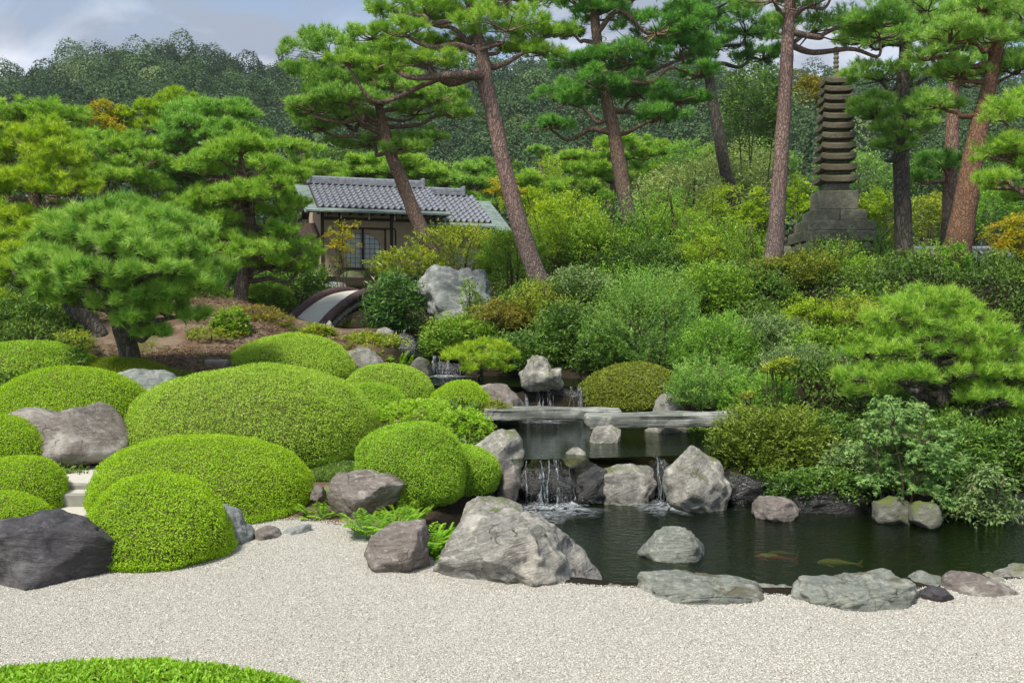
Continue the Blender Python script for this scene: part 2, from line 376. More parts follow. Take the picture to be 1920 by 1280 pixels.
MT['kerb'] = plain('kerb_stone', (.20, .20, .17), (.34, .33, .29), 7, .8)
# building
MT['plaster'] = plain('ochre_plaster', (.42, .31, .20), (.50, .38, .26), 5, .9, .1)
MT['timber'] = plain('dark_timber', (.035, .022, .016), (.075, .048, .034), 14, .7, .3, .01, (1, 1, .1))
MT['log'] = plain('brown_log', (.045, .028, .028), (.115, .07, .065), 10, .75, .4, .02)
MT['paper'] = plain('window_paper', (.60, .62, .62), (.68, .70, .69), 3, .8, 0)
MT['copper'] = plain('green_copper', (.10, .13, .115), (.30, .385, .345), 7, .55, .15, .01, (.3, 2, 2))
MT['tile'] = plain('grey_roof_tile', (.13, .14, .16), (.30, .315, .345), 9, .30, .15, .01, spec=.6)
MT['white'] = plain('white_plaster', (.55, .55, .52), (.68, .67, .64), 3, .8, .1)
MT['sand'] = plain('pale_sand', (.44, .415, .35), (.56, .535, .465), 25, .9, .3, .01)
MT['thatch'] = plain('log_ends', (.07, .06, .045), (.30, .28, .24), 16, .9, .5, .02)

# ------------------------------------------------------------------ lie of the land
def pg(px, py, z): v = G(px, py, z); return (v[0], v[1])
POND_Z, MID_Z, UP_Z, TOP_Z = -.20, .30, .75, 1.10
PONDS = {
    'pond': (POND_Z, [pg(840, 1085, POND_Z), pg(1130, 1108, POND_Z), pg(1480, 1122, POND_Z), pg(1780, 1092, POND_Z), (5.2, 7.0), (9, 7.6), (9, 10.9), pg(1920, 975, POND_Z),
             pg(1640, 965, POND_Z), pg(1420, 955, POND_Z), pg(1370, 938, POND_Z), pg(1240, 932, POND_Z), pg(1110, 932, POND_Z), pg(980, 922, POND_Z), pg(965, 975, POND_Z), pg(880, 1000, POND_Z), pg(815, 1030, POND_Z)]),
    'pool': (MID_Z, [pg(960, 862, MID_Z), pg(1110, 858, MID_Z), pg(1400, 850, MID_Z), (3.6, 11.6), (4.0, 13.2), (2.6, 14.2), (1.6, 14.75), (.0, 14.75), (-.25, 13.6), (-.2, 12.2)]),
    'upper': (UP_Z, [(-.6, 15.05), (1.7, 15.05), (1.7, 16.2), (.3, 17.0), (-.9, 17.15), (-2.1, 17.15), (-2.0, 15.9), (-1.2, 15.3)]),
    'top': (TOP_Z, [(-2.0, 17.3), (-.7, 17.3), (-.8, 19.0), (-1.9, 20.3), (-2.6, 20.3), (-2.5, 18.8)]),
    'spring': (1.42, [(-2.9, 20.45), (-1.9, 20.45), (-1.9, 21.6), (-2.6, 23.4), (-4.6, 25.6), (-5.9, 24.4), (-4.6, 22.9), (-3.5, 21.6)]),
}
def poly_sd(x, y, poly):
    """signed distance to a polygon, negative inside"""
    pts = np.array(poly); d = np.full(np.shape(x), 1e9); ins = np.zeros(np.shape(x), bool)
    for i in range(len(pts)):
        a, b = pts[i], pts[(i + 1) % len(pts)]; e = b - a
        tt = np.clip(((x - a[0]) * e[0] + (y - a[1]) * e[1]) / (e @ e + 1e-12), 0, 1)
        d = np.minimum(d, np.hypot(x - a[0] - tt * e[0], y - a[1] - tt * e[1]))
        c = (a[1] > y) != (b[1] > y)
        with np.errstate(divide='ignore', invalid='ignore'):
            ins ^= c & (x < (b[0] - a[0]) * (y - a[1]) / (b[1] - a[1]) + a[0])
    return np.where(ins, -d, d)
CTRL = []
def ct(px, py, d): v = P(px, py, d); CTRL.append((v[0], v[1], v[2]))
for x in range(-12, 13, 2):
    for y in (-2, 1, 4, 6, 7.4): CTRL.append((x, y, 0.))
for x in (-12, -9, -6, -4.2, -2.2): CTRL.append((x, 8.6, 0.))
for x in (-1.5, -3): CTRL.append((x, 9.6, 0.02)); CTRL.append((x, 10.6, .08))
for x in (-5.5, -7, -9): CTRL.append((x, 10.2, .12))
for x_ in (-5.6, -5., -4.5, -4.): CTRL += [(x_, 9.3, -.03), (x_, 10., .0), (x_, 10.7, .05)]
for a in [ (480, 880, 12), (250, 800, 12.6), (60, 760, 13.), (240, 664, 14), (330, 690, 14.4), (400, 660, 16), (540, 700, 15.8), (520, 592, 20.5), (455, 562, 20), (430, 600, 18),
          (0, 610, 18), (-300, 620, 16), (150, 600, 17.5), (300, 560, 19.5), (640, 720, 14.6), (760, 770, 13.4), (860, 780, 13.6), (620, 640, 18), (590, 628, 21), (780, 600, 21.5), (860, 605, 20.5), (1020, 548, 20), (1190, 470, 27),
          (960, 700, 16.8), (1100, 700, 16), (1190, 768, 14.9), (1300, 720, 14.4), (1500, 700, 14), (1420, 600, 17.5), (1560, 508, 24), (1450, 495, 20), (1695, 522, 21), (1790, 516, 17.5), (1740, 760, 12.4),
          (1900, 700, 13), (2150, 700, 13), (2200, 560, 20), (1330, 800, 12.6), (1450, 905, 11.2), (1600, 900, 11.2), (1800, 915, 11), (2050, 915, 11), (620, 520, 29), (840, 520, 30), (1000, 505, 28), (400, 520, 28), (0, 540, 28), (-400, 540, 28)]: ct(*a)
for x in range(-60, 61, 12):
    CTRL += [(x, 40, 4.0), (x, 60, 4.8), (x, 85, 5.5), (x, 120, 6)]
CT = np.array(CTRL)
def terrain(x, y):
    x = np.asarray(x, float); y = np.asarray(y, float); shp = np.broadcast(x, y).shape
    x = np.broadcast_to(x, shp).ravel(); y = np.broadcast_to(y, shp).ravel()
    d2 = (x[:, None] - CT[:, 0]) ** 2 + (y[:, None] - CT[:, 1]) ** 2
    sc = .25 + .0005 * y[:, None] ** 2
    wt = 1 / (d2 + sc) ** 2
    z = (wt * CT[:, 2]).sum(1) / wt.sum(1)
    rough = np.clip((y - 9.) / 4, 0, 1)
    z = z + rough * .06 * fbm(np.stack([x * .9, y * .9, x * 0], 1), 3, 3)
    z = np.where(y < 8.2, 0, z * np.clip((y - 8.2) / 1.2, 0, 1))
    for nm, (wz, poly) in PONDS.items():
        sd_ = poly_sd(x, y, poly)
        band = .32 if nm == 'pond' else .22
        k = np.clip(1 - sd_ / band, 0, 1); k = k * k * (3 - 2 * k)
        bed = wz - .45 * np.clip(-sd_ / .5, 0, 1) - .12
        z = np.where(sd_ < 0, np.minimum(bed, wz - .12), z * (1 - k) + (wz - .12) * k if nm == 'pond' else z - np.maximum(z - (wz + .06), 0) * k)
    return z.reshape(shp)
def tz(x, y): return float(terrain(np.array([x]), np.array([y]))[0])

xs = np.concatenate([np.arange(-75, -10, 1.3), np.arange(-10, 10, .13), np.arange(10, 75, 1.3)])
ys = np.concatenate([np.arange(-6, 4, 1.), np.arange(4, 22, .13), np.arange(22, 40, .6), np.arange(40, 130, 4), np.array([160, 300, 700.])])
XX, YY = np.meshgrid(xs, ys)
ZZ = np.vstack([terrain(XX[i:i + 20], YY[i:i + 20]) for i in range(0, len(ys), 20)])
XX = XX * np.where(YY > 120, YY / 60., 1)
def gridmesh(X, Y, Z):
    r, c = X.shape; i = np.arange(r - 1)[:, None] * c; j = np.arange(c - 1)[None, :]
    return np.stack([X, Y, Z], -1).reshape(-1, 3), np.stack([i + j, i + j + 1, i + j + 1 + c, i + j + c], -1).reshape(-1, 4)
g = Geo(); v, q = gridmesh(XX, YY, ZZ)
wet = np.zeros(len(v)); humus_shade = np.clip((v[:, 0] + .04 * v[:, 1] + .6) / 1.2, 0, 1); humus_shade = np.maximum(humus_shade, np.clip((v[:, 1] - 23) / 3, 0, 1)); humus_shade = np.maximum(humus_shade, np.clip((-v[:, 0] - .44 * v[:, 1]) / .6, 0, 1))  # mask for dark humus that also carries painted shade under shrubs and bridge
for nm, (wz, pl) in PONDS.items():
    near = (v[:, 1] < 28) & (np.abs(v[:, 0]) < 12); wet[near] = np.maximum(wet[near], np.clip(1.2 - poly_sd(v[near, 0], v[near, 1], pl) / .6, 0, 1))
g.add(v, quads=q, smooth=True, tint=np.where(v[:, 1] < 8.3, 1., np.clip(humus_shade * .5 + wet * .5, 0, 1)))
m, t, o = mat_new('garden_soil'); co = N(t, 'ShaderNodeTexCoord').outputs['Object']
a = noise(t, co, 1.1, 7, .6, .4); b = noise(t, co, 30, 6, .7)
c = ramp(t, a, [(.40, (.075, .045, .025)), (.50, (.11, .065, .038)), (.60, (.24, .185, .135))])
c = mixc(t, .4, c, ramp(t, b, [(.3, (.05, .035, .02)), (.7, (.32, .23, .16))]))
mo = ramp(t, noise(t, co, 1.3, 8, .7), [(.52, (0, 0, 0)), (.60, (.85,) * 3)])
c = mixc(t, N_sep(t, mo), c, ramp(t, b, [(.3, (.05, .075, .006)), (.7, (.12, .15, .012))]))
at = N(t, 'ShaderNodeAttribute', attribute_name='tint')
c = mixc(t, N_sep(t, ramp(t, at.outputs['Fac'], [(.1, (0, 0, 0)), (.5, (.92,) * 3)])), c, ramp(t, b, [(.3, (.005, .005, .003)), (.7, (.018, .016, .009))]))  # near-black humus and mud; shade of the bridge opening is in this colour too
p = N(t, 'ShaderNodeBsdfPrincipled', {'Roughness': .95, 'Specular IOR Level': .1}); t.links.new(c, p.inputs['Base Color'])
t.links.new(bump(t, b, .6, .04), p.inputs['Normal']); t.links.new(p.outputs[0], o.inputs['Surface'])
tag(g.build('ground', m), 'bare brown earth and moss sloping up behind the pond', 'ground', kind='structure')

# gravel court: a sheet 4 mm above the ground, with loose stones on it
m, t, o = mat_new('white_gravel'); co = N(t, 'ShaderNodeTexCoord').outputs['Object']
vo = N(t, 'ShaderNodeTexVoronoi', {'Scale': 125., 'Randomness': 1.}); t.links.new(co, vo.inputs['Vector'])
c = ramp(t, N_sep(t, vo.outputs['Color']), [(.15, (.30, .275, .225)), (.45, (.46, .44, .375)), (.8, (.56, .54, .475))])
c = mixc(t, N_sep(t, ramp(t, noise(t, co, .9, 5), [(.4, (0, 0, 0)), (.7, (.25,) * 3)])), c, (.33, .31, .26))
p = N(t, 'ShaderNodeBsdfPrincipled', {'Roughness': .9, 'Specular IOR Level': .15}); t.links.new(c, p.inputs['Base Color'])
t.links.new(bump(t, mth(t, 'MULTIPLY', vo.outputs['Distance'], -1.), .9, .012), p.inputs['Normal']); t.links.new(p.outputs[0], o.inputs['Surface'])
MT['gravel'] = m
front = [pg(-700, 1080, 0), pg(-200, 1050, 0), pg(100, 1010, 0), pg(250, 985, 0), pg(420, 970, 0), pg(480, 965, 0), pg(590, 945, 0), pg(690, 948, 0), pg(705, 1005, 0), pg(795, 1040, 0), pg(850, 1075, 0), pg(1120, 1100, 0),
         pg(1300, 1105, 0), pg(1480, 1118, 0), pg(1600, 1112, 0), pg(1720, 1105, 0), pg(1800, 1098, 0), pg(1920, 1085, 0), (6.5, 6.5), (12, 6.2)]
poly = [(-12, -5), (12, -5)] + front[::-1]
me = bpy.data.meshes.new('gravel_court'); bm = bmesh.new()
f = bm.faces.new([bm.verts.new((x, y, .004)) for x, y in poly]); bmesh.ops.triangulate(bm, faces=[f]); bm.normal_update()
if sum(fa.normal.z for fa in bm.faces) < 0: bmesh.ops.reverse_faces(bm, faces=bm.faces)
bm.to_mesh(me); bm.free(); me.materials.append(m)
go = bpy.data.objects.new('gravel_court', me); COL.objects.link(go); tag(go, 'flat court of raked white gravel in front', 'gravel court', kind='structure')
rg = np.random.default_rng(5)
pts = np.stack([rg.uniform(-5.2, 5.2, 400000), 4.6 + 5.6 * rg.uniform(0, 1, 400000) ** 1.25], 1)
pts = pts[(poly_sd(pts[:, 0], pts[:, 1], poly) < .03) & (np.abs(pts[:, 0]) < pts[:, 1] * .59 + .3)]
n = len(pts); s = rg.uniform(.0026, .006, n)
ang = rg.uniform(0, 6.28, n); base = np.stack([pts[:, 0], pts[:, 1], .004 + s * .35], 1)
def oc(dx, dy, dz):
    return base + np.stack([(np.cos(ang) * dx - np.sin(ang) * dy) * s, (np.sin(ang) * dx + np.cos(ang) * dy) * s, dz * s], 1) * rg.uniform(.7, 1.3, (n, 1))
vv = np.stack([oc(1.25, 0, 0), oc(0, .9, 0), oc(-1.1, 0, 0), oc(0, -.9, 0), oc(.1, .1, .8)], 1).reshape(-1, 3)
k = np.arange(n)[:, None] * 5
g = Geo(); g.add(vv, tris=np.concatenate([k + [0, 1, 4], k + [1, 2, 4], k + [2, 3, 4], k + [3, 0, 4]]), tint=np.repeat(rg.uniform(0, 1, n), 5))
m2, t, o = mat_new('gravel_grain'); at = N(t, 'ShaderNodeAttribute', attribute_name='tint')
p = N(t, 'ShaderNodeBsdfPrincipled', {'Roughness': .9, 'Specular IOR Level': .2})
t.links.new(ramp(t, at.outputs['Fac'], [(0., (.13, .12, .10)), (.10, (.33, .295, .235)), (.24, (.48, .455, .385)), (.7, (.58, .56, .49)), (1., (.68, .665, .60))]), p.inputs['Base Color']); t.links.new(p.outputs[0], o.inputs['Surface'])
tag(g.build('gravel', m2), 'loose white and beige gravel grains on the court', 'gravel', kind='stuff')

# water
def watermat(name, deep, tr, rip, sc_):
    m, t, o = mat_new(name); co = N(t, 'ShaderNodeTexCoord').outputs['Object']
    h = mth(t, 'ADD', noise(t, co, sc_, 3, .5, .3, (1, 1.7, 1)), mth(t, 'MULTIPLY', noise(t, co, sc_ * 3.2, 2, .5, 0, (1, 1.8, 1)), .35))
    nb = bump(t, h, rip, .05)
    gl = N(t, 'ShaderNodeBsdfGlossy', {'Roughness': .03, 'Color': (.74, .80, .78, 1)}); t.links.new(nb, gl.inputs['Normal'])
    ta = N(t, 'ShaderNodeBsdfTransparent', {'Color': (*tr, 1)}); df = N(t, 'ShaderNodeBsdfDiffuse', {'Color': (*deep, 1)})
    m0 = N(t, 'ShaderNodeMixShader', {0: .30}); t.links.new(ta.outputs[0], m0.inputs[1]); t.links.new(df.outputs[0], m0.inputs[2])
    fr = N(t, 'ShaderNodeFresnel', {'IOR': 1.33}); t.links.new(nb, fr.inputs['Normal'])
    m1 = N(t, 'ShaderNodeMixShader'); t.links.new(fr.outputs[0], m1.inputs[0]); t.links.new(m0.outputs[0], m1.inputs[1]); t.links.new(gl.outputs[0], m1.inputs[2])
    t.links.new(m1.outputs[0], o.inputs['Surface']); return m
MT['water'] = watermat('pond_water', (.010, .020, .004), (.42, .48, .24), .34, 9.)
for nm, (wz, pl) in PONDS.items():
    name = {'pond': 'pond_water', 'pool': 'pool_water', 'upper': 'stream_water', 'top': 'stream_water', 'spring': 'stream_water'}[nm]
    cx, cy = np.mean(pl, axis=0); a = np.array(pl) - [cx, cy]; a = a * (1 + (.22 if nm == 'pond' else .12) / np.maximum(np.linalg.norm(a, axis=1, keepdims=True), .3)) + [cx, cy]
    if nm == 'pool': a[:3] = np.array(pl)[:3]; a[0, 0] -= .1
    if nm == 'upper': a[:2] = np.array(pl)[:2]; a[5:7] = np.array(pl)[5:7]
    if nm == 'top': a[:2] = np.array(pl)[:2]
    if nm == 'spring': a[:2] = np.array(pl)[:2]
    me = bpy.data.meshes.new(name); bm = bmesh.new()
    f = bm.faces.new([bm.verts.new((x, y, wz)) for x, y in a]); f.normal_update()
    if f.normal.z < 0: f.normal_flip()
    bmesh.ops.triangulate(bm, faces=[f]); bm.to_mesh(me); bm.free(); me.materials.append(MT['water'])
    wo = bpy.data.objects.new(name, me); COL.objects.link(wo); tag(wo, kind='structure')

# ------------------------------------------------------------------ rocks
_ico = {}
def ico(n):
    if n not in _ico:
        bm = bmesh.new(); bmesh.ops.create_icosphere(bm, subdivisions=n, radius=1); bm.verts.ensure_lookup_table()
        _ico[n] = (np.array([v.co for v in bm.verts]), np.array([[v.index for v in f.verts] for f in bm.faces])); bm.free()
    return _ico[n]
def rock(label, outline, d, T, mat, seed=0, sub=5, lump=.10, facets=9, name='rock', group=None, box_=.6, cutdeep=.12):
    """a boulder whose outline seen from the court follows the given points (photograph pixels at distance d);
    T is its half thickness front to back; broken flat faces and noise make the rest"""
    W3 = np.array([P(x, y, d) for x, y in outline]); o2 = W3[:, [0, 2]]
    c = (o2.min(0) + o2.max(0)) / 2; c[1] = o2[:, 1].min() + .42 * (o2[:, 1].max() - o2[:, 1].min())
    # dense outline in polar form
    seg = np.concatenate([np.linspace(o2[i], o2[(i + 1) % len(o2)], 24, endpoint=False) for i in range(len(o2))]) - c
    th = np.arctan2(seg[:, 1], seg[:, 0]); rr = np.hypot(seg[:, 0], seg[:, 1])
    grid = np.linspace(-math.pi, math.pi, 241); R = np.zeros(241)
    idx = np.clip(((th + math.pi) / (2 * math.pi) * 240).round().astype(int), 0, 240)
    for i_, r_ in zip(idx, rr): R[i_] = max(R[i_], r_)
    ok = R > 0; R = np.interp(grid, grid[ok], R[ok], period=2 * math.pi)
    n, fc = ico(sub); rho = np.hypot(n[:, 0], n[:, 2]); ta = np.arctan2(n[:, 2], n[:, 0])
    rad = np.interp(ta, grid, R) * rho ** box_
    rg = np.random.default_rng(seed + 11)
    sz = R.mean()
    v = np.stack([np.cos(ta) * rad, n[:, 1] * T, np.sin(ta) * rad], 1)
    for k in range(facets):
        nn = rg.normal(size=3); nn[1] = -abs(nn[1]) - .25 if k < facets * .75 else abs(nn[1]) + .2
        nn[2] = nn[2] * .8 + .15; nn /= np.linalg.norm(nn)
        s_ = v @ nn; cut = s_.max() * (1 - cutdeep * rg.uniform(.6, 2.6))
        v = v - np.maximum(s_ - cut, 0)[:, None] * nn * .92
    nrm = norm(v / np.array([1, max(T / sz, .3), 1]) ** 2)
    q = v / sz
    strat = q @ np.array([.5, .2, .9])
    h = lump * fbm(q * 1.7 + seed, seed, 3) + lump * .45 * (1 - np.abs(fbm(q * np.array([2.5, 2.5, 4]) + seed * 2, seed + 5, 3))) + lump * .10 * fbm(q * 11, seed, 3) \
        - lump * .35 * np.clip(1 - np.abs(vnoise(np.stack([strat * 4 + .6 * vnoise(q * 3, seed), q[:, 0] * .6, q[:, 1] * .6], 1), seed + 9)) * 7, 0, 1)
    v = v + nrm * (h - lump * .25)[:, None] * sz
    for ax, i_ in ((0, 0), (2, 1)):
        lo, hi = v[:, ax].min(), v[:, ax].max(); a_, b_ = o2[:, i_].min() - c[i_], o2[:, i_].max() - c[i_]
        v[:, ax] = a_ + (v[:, ax] - lo) * (b_ - a_) / (hi - lo)
    g = Geo(); org = np.array([c[0], d, o2[:, 1].min()])
    g.add(v + np.array([c[0], d, c[1]]), tris=fc, smooth=True)
    ob = g.build(name, MT[mat], origin=org)
    return tag(ob, label, 'rock', group)
def boxo(l, t_, r, b, k=.5):
    """a plain lumpy outline in the box"""
    w_, h_ = r - l, b - t_
    return [(l, b - h_ * .25), (l + w_ * .08, t_ + h_ * .45), (l + w_ * .3, t_ + h_ * .08), (l + w_ * k, t_), (l + w_ * .8, t_ + h_ * .15), (r - w_ * .04, t_ + h_ * .5), (r, b - h_ * .2), (r - w_ * .2, b), (l + w_ * .2, b)]
ROCKS = 'boulders set around the court and pond'
rock('large dark purple boulder beside the gravel, below the lowest dome at far left', [(-130, 1130), (-120, 1000), (0, 984), (62, 962), (108, 957), (140, 970), (172, 968), (215, 1000), (252, 1038), (248, 1062), (222, 1088), (140, 1108), (40, 1128)], 7.3, .62, 'rock_purple', 1, 6, .09, 11)
rock('smooth purple grey boulder behind the pale stepped path', [(8, 800), (20, 775), (62, 767), (105, 778), (172, 757), (205, 770), (232, 812), (241, 845), (205, 866), (150, 876), (80, 878), (45, 850)], 11.1, .6, 'rock_brown', 2, 5, .08, 9)
rock('blue grey boulder between two domes under the garden pine', [(215, 745), (225, 697), (262, 690), (322, 692), (336, 715), (334, 760), (290, 790), (230, 780)], 13.3, .5, 'rock_blue', 3)
rock('blue grey stone standing right of the small round dome on the gravel', [(395, 1045), (398, 960), (412, 944), (438, 952), (458, 985), (475, 1003), (472, 1030), (440, 1046)], 8.2, .26, 'rock_blue', 4)
rock('pointed grey stone tip peeping out left of the small round dome', [(150, 1000), (160, 966), (172, 957), (184, 962), (188, 1000)], 8.3, .12, 'rock_blue', 5, 4)
rock('small brown round stone at the gravel edge under a dome', boxo(470, 988, 527, 1022), 8.35, .16, 'rock_brown', 6, 4)
rock('flat pale grey stone set at the gravel edge under a dome', [(520, 1012), (522, 1000), (545, 992), (568, 985), (582, 984), (582, 1002), (555, 1014)], 8.5, .14, 'rock_blue', 7, 4)
rock('small reddish stone beside the ferns, left of the brown boulder', boxo(582, 908, 612, 942), 9.5, .14, 'rock_brown', 8, 4)
rock('brown grey boulder with ferns on both sides under the trimmed domes', [(615, 945), (616, 905), (632, 888), (680, 880), (740, 886), (762, 903), (758, 935), (720, 955), (660, 972), (630, 970)], 9.2, .36, 'rock_brown', 9)
rock('squat grey block of stone on the gravel, left of the largest boulder', [(684, 1035), (692, 1010), (715, 990), (740, 982), (800, 975), (806, 1000), (807, 1060), (795, 1072), (720, 1068), (697, 1055)], 7.45, .30, 'rock_brown', 10, 5, .09, 8)
rock('largest boulder, streaked grey with a moss tuft on top, between gravel and pond', [(812, 1075), (835, 1025), (848, 1000), (870, 975), (890, 962), (930, 968), (985, 966), (1020, 975), (1060, 1005), (1105, 1045), (1132, 1085), (1133, 1105), (1060, 1112), (930, 1112), (880, 1100), (850, 1088)], 7.35, .62, 'rock_big', 11, 6, .12, 12)
rock('low flat grey stone behind the largest boulder at the water', [(862, 985), (866, 950), (890, 932), (935, 938), (965, 945), (982, 953), (975, 965), (930, 985)], 9.1, .34, 'rock_grey', 12)
rock('tall grey boulder left of the cascade', [(882, 905), (880, 832), (905, 812), (965, 804), (980, 825), (985, 850), (975, 905), (960, 935), (900, 930)], 10.9, .36, 'rock_grey', 13)
rock('narrow brown grey stone at the foot of the tall boulder by the cascade', [(930, 955), (928, 920), (945, 885), (962, 872), (977, 890), (972, 930), (962, 958)], 10.35, .2, 'rock_brown', 14, 4)
rock('low whitish boulder at the left end of the slab bridge', [(895, 772), (898, 722), (920, 718), (950, 720), (975, 738), (993, 765), (990, 785), (930, 790)], 14.2, .38, 'rock_brown', 15)
rock('upright craggy grey boulder in the stream above the slab bridge', [(972, 728), (975, 700), (990, 690), (1000, 668), (1015, 665), (1030, 675), (1040, 695), (1056, 690), (1058, 720), (1050, 735), (1000, 735)], 15.0, .36, 'rock_grey', 16, 5, .16)
rock('pale stone standing in the pool under the overlap of the slabs', [(1102, 840), (1110, 818), (1120, 798), (1150, 796), (1165, 808), (1164, 830), (1158, 848), (1120, 850)], 12.1, .24, 'rock_grey', 17)
rock('small grey stone on the lip of the cascade', boxo(1052, 838, 1106, 890, .6), 11.15, .2, 'rock_grey', 18, 4)
rock('wide grey boulder between the two waterfalls in the pond', [(1106, 930), (1112, 900), (1128, 882), (1150, 874), (1215, 871), (1232, 885), (1228, 930), (1215, 950), (1150, 955), (1115, 950)], 10.75, .36, 'rock_grey', 19)
rock('large rounded grey boulder right of the narrow waterfall', [(1245, 940), (1246, 880), (1258, 852), (1280, 836), (1300, 835), (1335, 855), (1358, 878), (1368, 915), (1366, 950), (1330, 962), (1270, 958)], 10.5, .46, 'rock_grey', 20)
rock('pointed pyramid shaped stone standing alone in the pond', [(1195, 1055), (1203, 1036), (1228, 1010), (1250, 990), (1266, 984), (1285, 995), (1308, 1015), (1325, 1040), (1327, 1052), (1290, 1070), (1230, 1068)], 8.45, .26, 'rock_green', 21, 5, .09, 9)
rock('grey stone in the dark water under the overhanging azalea', [(1412, 965), (1416, 940), (1430, 930), (1470, 933), (1490, 940), (1496, 962), (1480, 978), (1425, 978)], 9.95, .26, 'rock_brown', 22)
rock('low mossy stone at the far bank below the pale maple', [(1636, 975), (1640, 940), (1670, 930), (1700, 934), (1718, 950), (1715, 985), (1650, 985)], 9.75, .24, 'rock_mossy', 23, 4)
rock('rounded mossy stone at the far bank, right of the other mossy stone', [(1704, 985), (1706, 950), (1725, 938), (1750, 940), (1759, 965), (1756, 990)], 9.55, .22, 'rock_mossy', 24, 4)
EDGE = 'stones along the near edge of the pond'
rock('long low green grey slab stone on the gravel edge of the pond', [(1196, 1110), (1198, 1090), (1215, 1080), (1270, 1083), (1330, 1090), (1395, 1098), (1432, 1112), (1436, 1122), (1330, 1130), (1210, 1126)], 6.72, .30, 'rock_green', 25, 6, .15, 13, group=EDGE, box_=.34, cutdeep=.09)
rock('crumpled little grey stone between two long edge stones', boxo(1392, 1096, 1482, 1122), 7.0, .16, 'rock_grey', 26, 4, .16, group=EDGE)
rock('thin brown stone strip right of the largest boulder', boxo(1100, 1096, 1194, 1122), 6.9, .1, 'rock_brown', 27, 4, group=EDGE, box_=.38, cutdeep=.05)
rock('longest edge stone, green grey with a knobbly face', [(1484, 1120), (1498, 1105), (1530, 1090), (1570, 1085), (1610, 1076), (1690, 1073), (1715, 1082), (1726, 1105), (1725, 1142), (1640, 1146), (1520, 1136)], 6.6, .28, 'rock_green', 28, 6, .17, 14, group=EDGE, box_=.34, cutdeep=.09)
rock('green grey stone just behind the longest edge stone', boxo(1695, 1074, 1777, 1118), 7.05, .18, 'rock_green', 29, 4, group=EDGE)
rock('small purple brown stone between the larger edge stones', boxo(1722, 1100, 1788, 1136), 6.6, .14, 'rock_purple', 30, 4, group=EDGE)
rock('brown grey stone sloping down to the right on the gravel edge', [(1772, 1118), (1774, 1092), (1800, 1076), (1818, 1071), (1845, 1082), (1885, 1098), (1910, 1118), (1890, 1132), (1800, 1130)], 6.8, .28, 'rock_brown', 31, 5, .08, group=EDGE)
rock('spotted grey stone cut by the right edge of the view', [(1874, 1095), (1885, 1075), (1910, 1064), (1950, 1062), (1990, 1080), (1990, 1115), (1900, 1115)], 7.3, .26, 'rock_grey', 32, 4, .14, group=EDGE)
rock('huge flat topped blue grey boulder in front of the tea house', [(778, 560), (780, 525), (786, 506), (815, 496), (850, 498), (905, 502), (926, 512), (930, 545), (925, 600), (880, 640), (835, 635), (808, 595)], 21.8, .8, 'rock_blue', 33, 6, .13, 14, box_=.4, cutdeep=.15)
rock('low brown grey stone between the largest boulder and the long slab stone', boxo(1136, 1096, 1206, 1124), 6.95, .14, 'rock_brown', 54, 4, .14, group=EDGE)
rock('low grey green stone filling the gap before the longest edge stone', boxo(1436, 1100, 1506, 1130), 6.85, .16, 'rock_green', 55, 4, .14, group=EDGE)
rock('pale grey stone wedged behind the sloping brown grey edge stone', boxo(1842, 1078, 1892, 1112), 7.1, .16, 'rock_grey', 56, 4, .14, group=EDGE)
rock('grey stone half hidden by the azalea right of the stream', boxo(1222, 735, 1284, 790), 14.1, .3, 'rock_grey', 34, 4)
rock('pale grey stone half hidden below the right slab', boxo(1205, 788, 1300, 835), 13.0, .3, 'rock_grey', 35, 4)
rock('blue grey stone behind the crest of the arched bridge', [(585, 560), (600, 538), (625, 528), (645, 530), (662, 548), (668, 565)], 26.5, .4, 'rock_blue', 36, 4)
rock('mossy dark stone against the tea house wall', boxo(632, 508, 690, 552), 27.8, .4, 'rock_mossy', 37, 4)
rock('streaked grey rock face among ferns left of the stream', [(650, 700), (650, 660), (672, 648), (700, 660), (722, 682), (722, 705)], 16.4, .4, 'rock_grey', 38, 4)
rock('weathered stone among ferns near the arched bridge stream', boxo(692, 613, 748, 662), 18.6, .35, 'rock_grey', 39, 4)
rock('speckled round boulder left of the upper curtain waterfall', boxo(764, 668, 810, 712), 16.9, .26, 'rock_mossy', 40, 4)
rock('small mossy stone above the upper curtain waterfall', boxo(752, 652, 776, 676), 18.2, .2, 'rock_mossy', 41, 4)
rock('pale stone at the foot of the arched bridge', boxo(606, 600, 626, 640), 19.8, .2, 'rock_grey', 42, 4)
rock('wet black ledge under the left cascade', [(960, 955), (962, 880), (985, 864), (1020, 860), (1060, 866), (1082, 890), (1092, 955)], 10.86, .32, 'rock_wet', 43, 5, .14, box_=.4)
rock('wet mossy black stone right of the left cascade', [(1066, 950), (1076, 892), (1100, 874), (1128, 868), (1142, 885), (1140, 950)], 10.72, .24, 'rock_wet', 44, 5, .14, box_=.4)
rock('wet black ledge behind the narrow waterfall', [(1205, 955), (1210, 868), (1240, 860), (1266, 866), (1272, 955)], 10.9, .22, 'rock_wet', 45, 5, .12, box_=.4)
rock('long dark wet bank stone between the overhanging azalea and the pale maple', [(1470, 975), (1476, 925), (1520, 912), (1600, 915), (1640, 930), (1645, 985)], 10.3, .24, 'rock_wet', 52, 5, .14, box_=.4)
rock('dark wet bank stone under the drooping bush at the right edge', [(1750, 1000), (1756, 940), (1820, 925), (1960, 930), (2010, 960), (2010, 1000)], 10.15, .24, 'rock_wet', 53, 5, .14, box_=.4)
rock('dark wet bank stone right of the large rounded boulder', [(1345, 965), (1350, 900), (1380, 885), (1440, 890), (1475, 910), (1480, 965)], 10.75, .22, 'rock_wet', 51, 5, .14, box_=.4)
